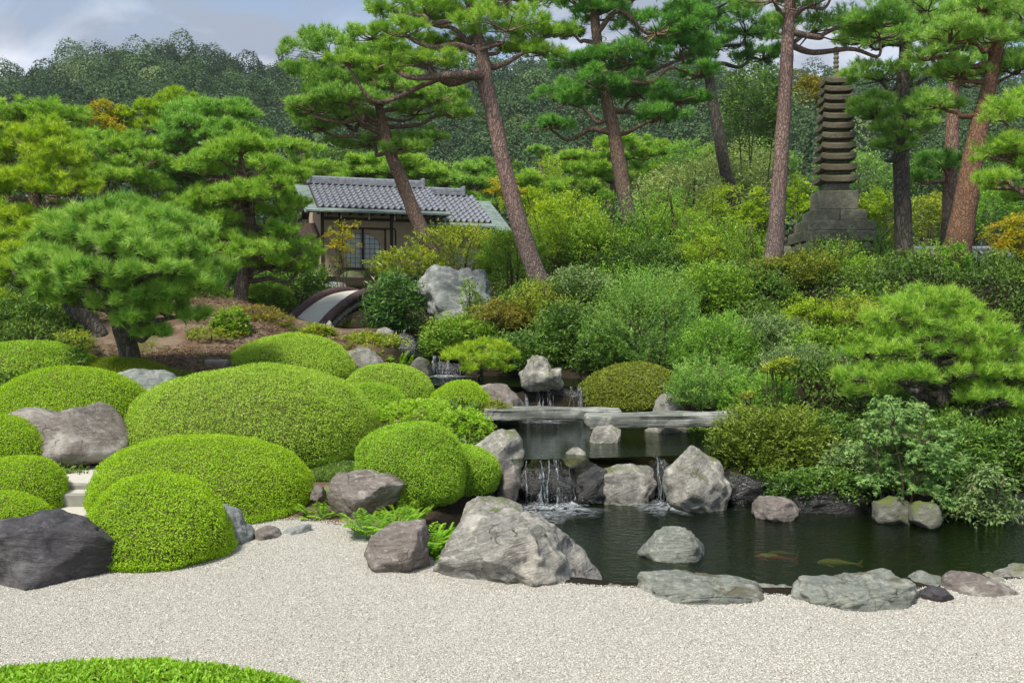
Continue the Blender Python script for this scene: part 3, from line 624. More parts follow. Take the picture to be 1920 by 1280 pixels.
rock('dark wet ledge under the falls above the slab bridge', [(968, 795), (975, 735), (1000, 727), (1060, 728), (1105, 728), (1112, 795)], 15.05, .16, 'rock_wet', 46, 5, .12)
rock('dark wet ledge under the curtain waterfall by the domes', [(788, 730), (800, 682), (820, 676), (865, 678), (880, 730)], 17.3, .26, 'rock_wet', 47, 4, .1)
rock('dark wet ledge of the highest fall below the arched bridge', [(715, 680), (725, 632), (750, 624), (790, 632), (800, 680)], 20.4, .35, 'rock_wet', 48, 4, .12)

# ------------------------------------------------------------------ plants
def lumpy(d, seed, amp, freq):
    rg = np.random.default_rng(seed); r = 0
    for k in range(6):
        kd = rg.normal(size=3) * freq; r = r + np.cos(d @ kd + rg.uniform(0, 6.28))
    return 1 + amp * r / 6 * 1.8
DOMES = 'clipped azalea domes'
def dome(label, l, r, top, d, zb, mat='azalea', L=.030, dens=5200, seed=0, asym=.0, depthk=1.0, lump=.07, gaps=.35, group=DOMES, name='azalea_dome', sink=.14):
    """a clipped round azalea: twiggy core under a close skin of small leaves"""
    rg = np.random.default_rng(seed + 300)
    a = M(r - l, d) / 2; cx = P((l + r) / 2, 600, d)[0]; zt = P(960, top, d)[2]; b = a * depthk
    H = zt - zb; cz = zb + H * sink; ht = zt - cz
    org = np.array([cx, d, zb]); C = np.array([cx, d, cz])
    def surf(dr):
        s = np.sign(dr); pw = np.abs(dr) ** (2 / 2.08); e = s * pw
        e = e / (np.abs(e) ** 2.08).sum(1, keepdims=True) ** (1 / 2.08)
        k = (lumpy(dr, seed + 5, lump, 2.2) + .022 * fbm(dr * 4.2 + seed, seed + 3, 2))[:, None]
        z = np.where(e[:, 2:] > 0, e[:, 2:] * ht, e[:, 2:] * (H * sink + .12))
        return np.concatenate([e[:, :1] * a, e[:, 1:2] * b, z], 1) * k
    g = Geo(); n, fc = ico(4)
    g.add(C + surf(n) * .955, tris=fc, mat=1, smooth=True)
    area = 2 * math.pi * ((a * b) ** .8 + 2 * (a * ht) ** .8 ) / 3 * 1.35
    L = L * .70; cnt = int(min(area * dens * 2.1, 190000))
    dr = sph(rg, cnt, -.95); dr = dr[dr[:, 1] < .55]; cnt = len(dr)
    p = surf(dr); nn = norm(p / np.array([a * a, b * b, ht * ht]))
    big = fbm(p * 9 / max(a, .6) ** .3 + seed, seed, 3); fine = fbm(p * 26 + seed, seed + 8, 2); kp = rg.uniform(0, 1, cnt) > (.10 + .75 * gaps) * np.clip(big * .7 + fine * .8 + .2, 0, 1) * np.where(nn[:, 2] < .75, 1.15, .6)
    p, nn, big = p[kp], nn[kp], big[kp]; cnt = len(p)
    p = C + p * rg.uniform(.955, 1.012, (cnt, 1))
    tg = norm(rg.normal(size=(cnt, 3))); dv = norm(nn * rg.uniform(.0, .75, (cnt, 1)) + tg * .85 + [0, 0, .1])
    tint = np.clip(.47 + .13 * rg.normal(size=cnt) + .13 * big, 0, 1)
    kites(g, p, dv, norm(nn + .5 * rg.normal(size=(cnt, 3))), L * rg.uniform(.7, 1.35, cnt), L * .52 * rg.uniform(.8, 1.2, cnt), tint)
    # stray shoots
    ns = int(area * 26); ds = sph(rg, ns, .0); ps = surf(ds); n2 = norm(ps / np.array([a * a, b * b, ht * ht]))
    for kk in range(4):
        dv = norm(n2 + .5 * rg.normal(size=(ns, 3)) + [0, 0, .4])
        kites(g, C + ps * 1.0, dv, norm(rg.normal(size=(ns, 3))), L * 1.25, L * .45, np.clip(.75 + .2 * rg.normal(size=ns), 0, 1))
    o = g.build(name, [MT[mat], MT['core']], origin=org)
    return tag(o, label, 'azalea shrub', group)

dome('small round bright dome standing on the gravel beside the dark purple boulder', 150, 427, 889, 7.85, -.02, L=.026, dens=9000, seed=1, gaps=.45)
dome('wide low dome directly behind the small round dome on the gravel', 164, 588, 814, 9.65, -.02, L=.026, dens=7600, seed=2, depthk=.85, gaps=.4)
dome('largest dome, pale yellow green, in the middle of the clipped azaleas', 250, 716, 682, 12.1, .10, 'azalea_far', L=.032, dens=5200, seed=3, depthk=.9, gaps=.5)
dome('smooth bright dome at the back, below the arched bridge', 424, 672, 624, 16.0, .72, 'azalea_far', L=.036, dens=5200, seed=4, gaps=.1)
dome('low pale dome right of the largest dome, before the curtain waterfall', 644, 818, 684, 14.6, .50, 'azalea_far', L=.034, dens=5200, seed=5, gaps=.1)
dome('dull green dome squeezed between the largest dome and the low pale dome', 630, 765, 714, 13.4, .35, 'azalea_mid', L=.034, dens=4600, seed=6, gaps=.2)
dome('small neat dome nearest the left end of the slab bridge', 800, 926, 713, 13.9, .42, 'azalea', L=.032, dens=5600, seed=7, gaps=.1)
dome('round dome above the ferns and the brown grey boulder', 664, 877, 791, 9.75, .02, 'azalea_mid', L=.026, dens=8200, seed=8, sink=.35, gaps=.4)
dome('partly hidden dome beside the tall boulder left of the cascade', 790, 937, 833, 10.25, .0, 'azalea_mid', L=.027, dens=7200, seed=9, sink=.35, gaps=.3)
dome('broad dome behind the smooth purple grey boulder at left', -25, 279, 687, 12.6, .34, 'azalea', L=.032, dens=5200, seed=10, gaps=.15)
dome('darker untrimmed dome behind the broad dome at the left edge', -80, 192, 637, 14.3, .62, 'azalea_mid', L=.040, dens=3600, seed=11, gaps=.5)
dome('dome cut by the left edge, beside the smooth purple grey boulder', -120, 86, 774, 10.7, .10, 'azalea', L=.028, dens=6200, seed=12, gaps=.15)
dome('middle one of three domes stacked at the left edge by the pale steps', -90, 110, 854, 9.6, .0, 'azalea', L=.026, dens=7200, seed=13, gaps=.2)
dome('lowest dome at the left edge, right behind the dark purple boulder', -110, 82, 924, 8.75, .0, 'azalea', L=.025, dens=8000, seed=14, gaps=.2)
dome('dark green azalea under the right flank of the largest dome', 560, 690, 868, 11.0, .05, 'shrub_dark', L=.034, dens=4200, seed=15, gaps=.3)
dome('olive spreading azalea mound over the stream behind the slab bridge', 1092, 1290, 684, 15.0, .48, 'azalea_olive', L=.055, dens=1900, seed=16, lump=.12, gaps=.7, depthk=.8)
dome('near hedge top filling the bottom left corner of the view', -300, 640, 1262, 3.75, -.02, 'hedge', L=.034, dens=11000, seed=17, depthk=.42, gaps=.15, group=None, name='hedge', lump=.03, sink=.55)

def pads_of(cx, cy, w_, h_, n, rg, d, k=.42, flat=.42):
    """n foliage pads spread through a dense crown that fills the box"""
    res = []
    for i in range(n * 30):
        if len(res) >= n: break
        dd = sph(rg, 1, -.75)[0]
        if dd[1] > .55: continue
        x = cx + dd[0] * w_ / 2 * (1 - k * .75); y = cy - dd[2] * h_ / 2 * (1 - k * .6)
        if any(math.hypot((x - a[0]) / w_, (y - a[1]) / h_) < .10 and abs(dd[1] - a[5]) < .35 for a in res): continue
        kk = k * rg.uniform(.7, 1.15) * (1 - .25 * max(dd[2], 0))
        res.append((x, y, w_ * kk, max(h_, w_ * .5) * kk * flat, dd[1] * M(w_, d) / 2 * .6, dd[1]))
    return [a[:5] for a in res]

def pine(label, trunk, d, pads, mat='pine', bk='bark_red', L=.13, Wn=.007, tuft=1.0, nn=20, clump=.26, seed=0, group=None, name='pine_tree', base=None, up=.55, limb=.30, lean=0., bare=None):
    """trunk: (x, y, width) in photograph pixels from the foot upward; pads: (x, y, w, h, metres behind the trunk)"""
    rg = np.random.default_rng(seed + 40)
    n = len(trunk)
    tp = np.array([P(a[0], a[1], d + lean * i / max(n - 1, 1)) for i, a in enumerate(trunk)]); tr = np.array([M(a[2], d) / 2 for a in trunk]) * (.88 if group == TALL else 1)
    if base is None:
        z0 = tz(tp[0, 0], tp[0, 1]) - .1
        if z0 < tp[0, 2] - .05:
            tp = np.vstack([[tp[0, 0] + (tp[0, 0] - tp[1, 0]) * .1, tp[0, 1], z0], tp]); tr = np.concatenate([[tr[0] * 1.15], tr])
    org = np.array([tp[0, 0], tp[0, 1], tp[0, 2]])
    L = L * .85
    root = thing(name, label, 'pine tree', org, group)
    gt, gf = Geo(), Geo()
    tpath, trad = tube(gt, tp, tr, n=36, sides=14, rough=.10, seed=seed)
    for (cx, cy, w_, h_, *dd) in pads:
        h_ = h_ * (1.35 if group == GP else 1.15)
        dep = d + (dd[0] if dd else 0)
        C = P(cx, cy, dep); rx = M(w_, d) / 2; rz = M(h_, d) / 2; ry = rx * .85
        # limb from the trunk to the pad
        att_z = C[2] - rz * .7 - .25 * rx
        i = int(np.argmin(np.abs(tpath[:, 2] - att_z) + .15 * np.linalg.norm(tpath - C, axis=1)))
        i = min(max(i, 3), len(tpath) - 1); A = tpath[i]; B = C + np.array([0, 0, -rz * .55])
        r0 = min(trad[i] * .6, .035 + limb * .12 * np.linalg.norm(B - A) ** .7)
        mid = (A + B) / 2 + np.array([rg.normal() * .12, rg.normal() * .12, (.18 if B[2] < A[2] else -.06)]) * np.linalg.norm(B - A)
        ll = np.linalg.norm(B - A); q1 = A + (mid - A) * .5 + rg.normal(size=3) * .085 * ll; q2 = mid + (B - mid) * .5 + rg.normal(size=3) * .085 * ll
        tube(gt, [A, q1, mid, q2, B], [r0, r0 * .82, r0 * .62, r0 * .48, r0 * .33], n=20, sides=7, rough=.1, seed=seed + 3)
        cr = max(clump * rx, .16)
        m = max(4, int((2.3 if group == GP else 1.9) * rx * ry / cr ** 2 * (.55 + rz / max(rx, .1))))
        for j in range(m):
            an, q = rg.uniform(0, 6.283), math.sqrt(rg.uniform(0, 1))
            off = np.array([math.cos(an) * q * rx * .9, math.sin(an) * q * ry * .9, rz * (math.sqrt(max(0, 1 - q * q)) * rg.uniform(-.3, 1.0) - .25)])
            cc = C + off; k = cr * rg.uniform(.6, 1.25)
            if j % 2 == 0:
                tube(gt, [B, (B + cc) / 2 + rg.normal(size=3) * .08 * rx - [0, 0, .1 * rz], cc - [0, 0, k * .25]], [r0 * .33, r0 * .2, .006], n=7, sides=5)
            nt_ = int(max(6, tuft * 17 * (k / .25) ** 1.5))
            dr = sph(rg, nt_, -.35); pos = cc + dr * np.array([k, k, k * .62]) * rg.uniform(.45, 1.0, (nt_, 1))
            ax = norm(dr * .7 + np.array([0, 0, up]) + .25 * rg.normal(size=(nt_, 3)))
            ti = np.clip(.42 + .20 * rg.normal(size=nt_) + .10 * rg.normal(), 0, 1)
            sp = rg.normal(size=(nt_, nn, 3)); dv = norm(ax[:, None, :] * .95 + norm(sp) * .85).reshape(-1, 3)
            pp = (pos[:, None, :] - ax[:, None, :] * L * rg.uniform(0, .9, (nt_, nn, 1))).reshape(-1, 3)
            tn = np.clip(np.repeat(ti, nn) + .10 * rg.normal(size=nt_ * nn), 0, 1)
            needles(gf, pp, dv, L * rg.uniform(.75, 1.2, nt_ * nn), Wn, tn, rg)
    gt.build('trunk', MT[bk], root, org); gf.build('crown', MT[mat], root, org)
    return root

R_ = np.random.default_rng(99)
TALL = 'tall pines on the slope behind the pond'
GP = 'trained garden pines'
TALL = 'tall pines on the slope behind the pond'
# tall pines
pine('leaning tall pine whose bare trunk crosses the tea house roof', [(812, 480, 33), (800, 455, 32), (775, 395, 30), (752, 335, 28), (733, 290, 26), (718, 235, 22), (710, 195, 16), (700, 130, 11), (690, 90, 8)], 26,
     [(620, 85, 190, 60, -.4), (585, 130, 120, 50, .6), (660, 150, 190, 62, 0), (700, 95, 150, 60, .6), (590, 195, 120, 46, -.5), (640, 212, 190, 44, .5), (600, 232, 90, 34, 0), (820, 170, 130, 56, -.2), (850, 205, 80, 40, 0), (780, 200, 150, 50, .5),
      (740, 150, 140, 60, -.5), (800, 255, 90, 30, .3), (690, 262, 160, 34, .8), (760, 272, 110, 26, -.3), (650, 180, 160, 40, -.8)], 'pine', 'bark_red', L=.16, Wn=.013, tuft=1.5, nn=18, seed=1, group=TALL)
pine('tallest leaning pine with a bare bent side limb, in front of the wooded hill', [(1022, 552, 42), (1000, 500, 40), (968, 400, 38), (945, 310, 34), (928, 230, 32), (912, 165, 32), (905, 110, 27), (890, 45, 22), (875, -30, 15), (868, -90, 10)], 20,
     [(800, 20, 200, 50, .2), (760, 55, 130, 40, -.5), (950, 40, 210, 60, -.4), (1010, 60, 150, 46, .3), (880, 5, 230, 60, .3), (960, -20, 220, 60, 0), (740, 100, 150, 40, .3), (800, 110, 150, 34, -.4), (700, 120, 110, 34, 0), (830, 75, 130, 36, .6),
      (960, 85, 130, 30, .3), (1020, 95, 90, 24, -.2), (720, 8, 110, 30, 0), (870, -60, 260, 80, 0), (650, 110, 90, 34, -.2), (700, 60, 110, 40, .3)], 'pine_bright', 'bark_pink', L=.15, Wn=.010, tuft=1.4, nn=18, seed=2, group=TALL)
pine('tall straight pine with wide dark layered branches, right of the tallest pine', [(1192, 475, 34), (1182, 420, 32), (1165, 330, 30), (1150, 240, 27), (1138, 190, 25), (1128, 130, 22), (1118, 60, 20), (1112, -10, 16), (1108, -80, 10)], 27,
     [(1060, 180, 140, 44, 0), (1200, 165, 180, 52, .4), (1120, 150, 150, 52, -.4), (1270, 180, 130, 44, .2), (1030, 232, 100, 26, -.3), (1240, 212, 120, 26, -.3), (1180, 105, 190, 50, 0), (1280, 90, 150, 70, .6), (1070, 110, 100, 34, .3), (1230, 45, 170, 60, -.3), (1290, 30, 120, 70, .2),
      (1120, 20, 150, 60, .2), (1080, -10, 100, 60, -.3), (1060, 60, 80, 24, .2), (1190, -20, 200, 60, 0), (1310, 130, 90, 40, 0)], 'pine_dark', 'bark_red', L=.18, Wn=.014, tuft=1.3, nn=18, seed=3, group=TALL)
pine('thin brown pine bowing left, between the layered pine and the pink trunk', [(1405, 470, 34), (1385, 410, 32), (1362, 330, 27), (1345, 240, 24), (1330, 150, 21), (1325, 105, 18), (1322, 40, 14), (1320, -40, 9)], 30,
     [(1400, 45, 170, 60, 0), (1340, 10, 170, 60, .3), (1280, 60, 120, 60, -.4), (1430, 100, 120, 40, .3), (1350, 80, 120, 40, .2), (1310, 100, 90, 36, 0), (1400, -30, 200, 70, 0)], 'pine_dark', 'bark_dark', L=.18, Wn=.014, tuft=1.3, nn=16, seed=4, group=TALL)
pine('straight pinkish pine trunk rising out of view beside the stone pagoda', [(1448, 497, 46), (1452, 470, 38), (1460, 360, 33), (1468, 240, 30), (1474, 130, 27), (1480, 30, 24), (1485, -80, 20), (1488, -200, 12)], 20,
     [(1520, 40, 220, 70, .5), (1650, 55, 150, 60, .8), (1450, -20, 220, 70, -.3), (1560, -30, 220, 70, 0), (1640, 30, 150, 60, .3), (1500, -120, 260, 80, 0)], 'pine_blue', 'bark_pink', L=.15, Wn=.010, tuft=1.4, nn=18, seed=5, group=TALL)
pine('dark rough barked pine right of the stone pagoda with low foliage around its trunk', [(1698, 525, 40), (1696, 470, 37), (1692, 380, 34), (1690, 290, 32), (1692, 180, 28), (1700, 60, 24), (1705, -60, 16)], 22,
     [(1640, 200, 110, 60, -.4), (1700, 225, 120, 80, -.6), (1680, 265, 80, 44, -.6), (1730, 190, 120, 60, -.2), (1650, 130, 150, 70, .2), (1760, 120, 160, 70, .3), (1700, 60, 200, 70, 0), (1800, 70, 140, 70, .4), (1620, 60, 120, 60, .3), (1740, 0, 220, 70, 0)], 'pine', 'bark_dark', L=.15, Wn=.011, tuft=1.4, nn=18, seed=6, group=TALL)
pine('slim dark trunked pine just behind the orange leaning trunk', [(1776, 490, 30), (1779, 400, 28), (1783, 300, 27), (1787, 200, 25), (1790, 80, 20), (1795, -60, 12)], 25,
     [(1770, 300, 110, 40, -.3), (1840, 130, 150, 70, 0), (1760, 40, 180, 70, .2), (1850, 30, 170, 80, 0), (1900, 90, 140, 80, -.2), (1720, 330, 70, 30, .3)], 'pine_dark', 'bark_red', L=.17, Wn=.013, tuft=1.3, nn=16, seed=7, group=TALL)
pine('thick smooth orange brown pine trunk leaning right at the right side', [(1784, 540, 56), (1795, 470, 54), (1812, 370, 48), (1830, 270, 40), (1850, 180, 33), (1870, 90, 26), (1890, -20, 16)], 18,
     [(1870, 60, 150, 60, -.3), (1800, 130, 130, 50, .3), (1900, 120, 150, 60, .2), (1780, 60, 150, 60, -.2), (1760, 190, 100, 36, .2), (1920, 20, 180, 70, 0), (1840, 0, 200, 60, 0), (1740, 100, 90, 40, 0)], 'pine', 'bark_orange', L=.14, Wn=.009, tuft=1.5, nn=18, seed=8, group=TALL)
pine('near pine branch cluster reaching in from the right edge', [(2070, 560, 44), (2050, 440, 40), (2020, 340, 34), (1990, 250, 26), (1970, 180, 16)], 13,
     [(1880, 210, 110, 50, -.2), (1910, 270, 150, 60, 0), (1860, 285, 110, 36, .2), (1890, 330, 110, 40, -.2), (1940, 190, 130, 60, .2), (1960, 300, 140, 60, 0), (1850, 345, 70, 24, 0), (1930, 360, 120, 40, .2)], 'pine_bright', 'bark_red', L=.12, Wn=.007, tuft=1.5, nn=22, seed=9, clump=.3)
# garden pines, left
GP = 'trained garden pines'
pine('rounded garden pine with starry needle tufts beside the bare earth', [(243, 668, 40), (238, 645, 36), (225, 600, 30), (232, 520, 24), (245, 440, 16)], 14,
     pads_of(237, 490, 390, 240, 30, R_, 14, .34, .5) + [(235, 395, 190, 60, 0), (150, 420, 150, 50, 0), (330, 420, 130, 60, .1), (255, 590, 120, 36, -.5), (330, 580, 110, 40, -.4), (100, 545, 110, 40, -.3), (370, 520, 110, 60, -.3), (290, 618, 90, 22, -.3)], 'pine', 'bark_dark', L=.17, Wn=.008, tuft=.62, nn=62, seed=11, group=GP, clump=.30, up=.5)
pine('garden pine with a leaning grey trunk just behind the rounded pine', [(182, 622, 34), (160, 595, 34), (135, 575, 30), (120, 520, 22), (110, 470, 15)], 16.5,
     pads_of(90, 480, 200, 160, 10, R_, 16.5, .4, .5), 'pine_yellow', 'bark_dark', L=.14, Wn=.010, tuft=.9, nn=22, seed=12, group=GP)
pine('layered bright garden pine between the rounded pine and the tea house', [(452, 548, 26), (458, 520, 26), (466, 480, 24), (470, 420, 20), (460, 340, 14), (450, 290, 9)], 20.5,
     pads_of(455, 330, 240, 160, 16, R_, 20.5, .36, .45) + [(490, 420, 200, 60, 0), (540, 460, 130, 60, -.3), (430, 450, 120, 50, -.4), (560, 490, 90, 50, .1), (500, 490, 130, 40, -.2), (410, 420, 120, 50, .2), (450, 270, 150, 50, 0), (530, 380, 110, 60, 0), (390, 370, 110, 60, .2), (480, 470, 110, 40, -.8)], 'pine_bright', 'bark_red', L=.15, Wn=.011, tuft=1.1, nn=24, seed=13, group=GP)
pine('cool green garden pine behind the layered bright pine', [(420, 520, 26), (410, 430, 22), (400, 330, 18), (400, 240, 10)], 25.5,
     pads_of(395, 270, 230, 190, 18, R_, 25.5, .36, .5) + [(395, 205, 160, 50, 0), (350, 240, 120, 50, 0), (460, 250, 110, 50, 0), (380, 380, 160, 60, 0), (350, 330, 100, 50, 0)], 'pine_blue', 'bark_red', L=.18, Wn=.013, tuft=1.1, nn=22, seed=14, group=GP)
pine('yellow green garden pine at the left edge, tiers of soft needles', [(70, 590, 30), (75, 500, 28), (70, 400, 22), (60, 300, 12)], 18.5,
     [(55, 245, 160, 60, 0), (20, 280, 150, 60, .2), (110, 285, 120, 50, -.3), (60, 335, 230, 70, 0), (130, 345, 130, 54, -.4), (-20, 340, 130, 60, 0), (50, 395, 200, 50, .2), (10, 430, 120, 50, -.5), (20, 475, 100, 50, -.5), (100, 420, 120, 40, .2), (40, 520, 90, 50, -.3), (-30, 560, 120, 60, 0)], 'pine_yellow', 'bark_red', L=.15, Wn=.011, tuft=1.2, nn=24, seed=15, group=GP)
pine('open garden pine with a visible forked red trunk, upper left', [(192, 420, 22), (195, 360, 18), (200, 330, 14), (220, 290, 9)], 24,
     [(190, 275, 120, 36, 0), (240, 262, 110, 40, .3), (270, 300, 110, 40, 0), (230, 330, 120, 30, -.3), (175, 305, 90, 36, -.2), (285, 345, 80, 40, .2), (160, 255, 80, 34, .4), (250, 380, 110, 50, .4), (300, 385, 90, 50, .2), (230, 420, 140, 60, .6)], 'pine_bright', 'bark_red', L=.16, Wn=.012, tuft=1.2, nn=20, seed=16, group=GP)
pine('green garden pine on the skyline at the upper left corner', [(100, 380, 24), (100, 300, 20), (100, 220, 10)], 29,
     [(100, 205, 130, 44, 0), (30, 205, 110, 40, 0), (130, 230, 120, 46, -.3), (60, 230, 120, 46, .2), (-30, 220, 120, 50, 0), (150, 265, 90, 40, 0)], 'pine_bright', 'bark_red', L=.18, Wn=.015, tuft=1.2, nn=18, seed=17, group=GP)
pine('small topped garden pine behind the orange maple, against the hill', [(320, 380, 20), (322, 300, 16), (330, 220, 8)], 31,
     [(335, 182, 90, 26, 0), (300, 200, 90, 30, 0), (370, 205, 80, 34, .3), (290, 230, 90, 40, -.2), (330, 225, 110, 40, .4)], 'pine_yellow', 'bark_red', L=.18, Wn=.015, tuft=1.2, nn=18, seed=18, group=GP)
FP = 'trained pines beyond the tea house'
pine('pale soft pine beyond the left end of the tea house roof', [(575, 420, 18), (575, 350, 14), (570, 300, 8)], 36, [(560, 275, 110, 30, 0), (590, 310, 110, 36, 0), (530, 315, 110, 40, 0), (600, 335, 80, 30, .3), (530, 360, 110, 40, 0)], 'pine_bright', 'bark_red', L=.22, Wn=.02, tuft=1.1, nn=16, seed=21, group=FP)
pine('wide pale pine beyond the ridge of the tea house', [(735, 420, 18), (735, 350, 14), (730, 310, 8)], 42, [(700, 298, 120, 28, 0), (760, 300, 110, 26, 0), (670, 320, 90, 30, 0), (800, 325, 90, 30, 0), (730, 322, 150, 30, 0), (840, 338, 70, 26, 0), (640, 340, 70, 26, 0)], 'pine_bright', 'bark_red', L=.24, Wn=.024, tuft=1.1, nn=16, seed=22, group=FP)
pine('dark rounded pine beyond the right end of the tea house roof', [(890, 430, 18), (890, 370, 14), (890, 320, 8)], 40, [(890, 312, 80, 34, 0), (880, 340, 110, 30, 0), (910, 350, 90, 30, 0), (870, 368, 90, 30, 0), (900, 385, 110, 30, 0)], 'pine', 'bark_red', L=.22, Wn=.022, tuft=1.2, nn=16, seed=23, group=FP)
pine('low bright pine right of the tallest pine trunk, far back', [(1010, 430, 18), (1008, 370, 14), (1005, 340, 8)], 42, [(1000, 332, 90, 24, 0), (1025, 350, 70, 26, 0), (980, 352, 60, 26, 0), (1030, 375, 70, 26, 0)], 'pine_bright', 'bark_red', L=.22, Wn=.022, tuft=1.2, nn=16, seed=24, group=FP)
pine('large stepped bright pine behind the straight layered pine trunk', [(1140, 440, 20), (1145, 380, 16), (1160, 300, 9)], 38, [(1185, 268, 130, 34, 0), (1150, 292, 90, 26, 0), (1110, 315, 110, 34, 0), (1220, 285, 60, 24, 0), (1090, 345, 100, 40, 0), (1160, 325, 110, 40, 0), (1075, 290, 60, 20, 0), (1120, 365, 110, 30, 0), (1210, 320, 90, 40, .4)], 'pine_bright', 'bark_red', L=.22, Wn=.02, tuft=1.2, nn=16, seed=25, group=FP)
pine('tiny lone pine with a bare stem at the foot of the dark hill', [(1015, 325, 5), (1014, 300, 4), (1012, 285, 3)], 70, [(1012, 280, 44, 12, 0), (1020, 290, 30, 8, 0)], 'pine', 'bark_red', L=.35, Wn=.05, tuft=1., nn=12, seed=26)
# right side pines
pine('broad low bright pine above the pond at the right', [(1760, 860, 40), (1752, 800, 36), (1765, 730, 32), (1745, 660, 24), (1752, 590, 14)], 12.3,
     [(1740, 555, 190, 50, .1), (1680, 585, 150, 44, -.2), (1800, 585, 160, 44, .2), (1650, 625, 140, 40, 0), (1740, 620, 190, 44, -.3), (1850, 620, 140, 44, 0), (1630, 655, 110, 30, .2), (1890, 645, 110, 40, .2), (1700, 655, 120, 30, -.4), (1800, 655, 130, 30, -.3),
      (1620, 700, 120, 36, -.2), (1700, 700, 140, 40, -.5), (1790, 690, 160, 40, -.3), (1890, 690, 150, 50, 0), (1860, 740, 160, 50, -.4), (1640, 730, 110, 30, -.2), (1770, 740, 150, 50, .4), (1900, 790, 130, 50, -.2), (1840, 800, 120, 50, .2), (1950, 730, 130, 60, .2), (1700, 760, 120, 40, .3)], 'pine_bright', 'bark_dark', L=.12, Wn=.0065, tuft=1.25, nn=24, seed=31, group=GP)
pine('small bright yellow green pine by the curtain waterfall', [(900, 720, 12), (900, 690, 11), (905, 660, 7)], 16.3, [(915, 645, 90, 24, 0), (890, 665, 130, 24, -.2), (850, 668, 60, 18, 0), (945, 668, 60, 22, .1), (900, 685, 120, 20, -.2), (930, 642, 60, 18, .2)], 'pine_yellow', 'bark_dark', L=.10, Wn=.008, tuft=1.4, nn=18, seed=32, group=GP)

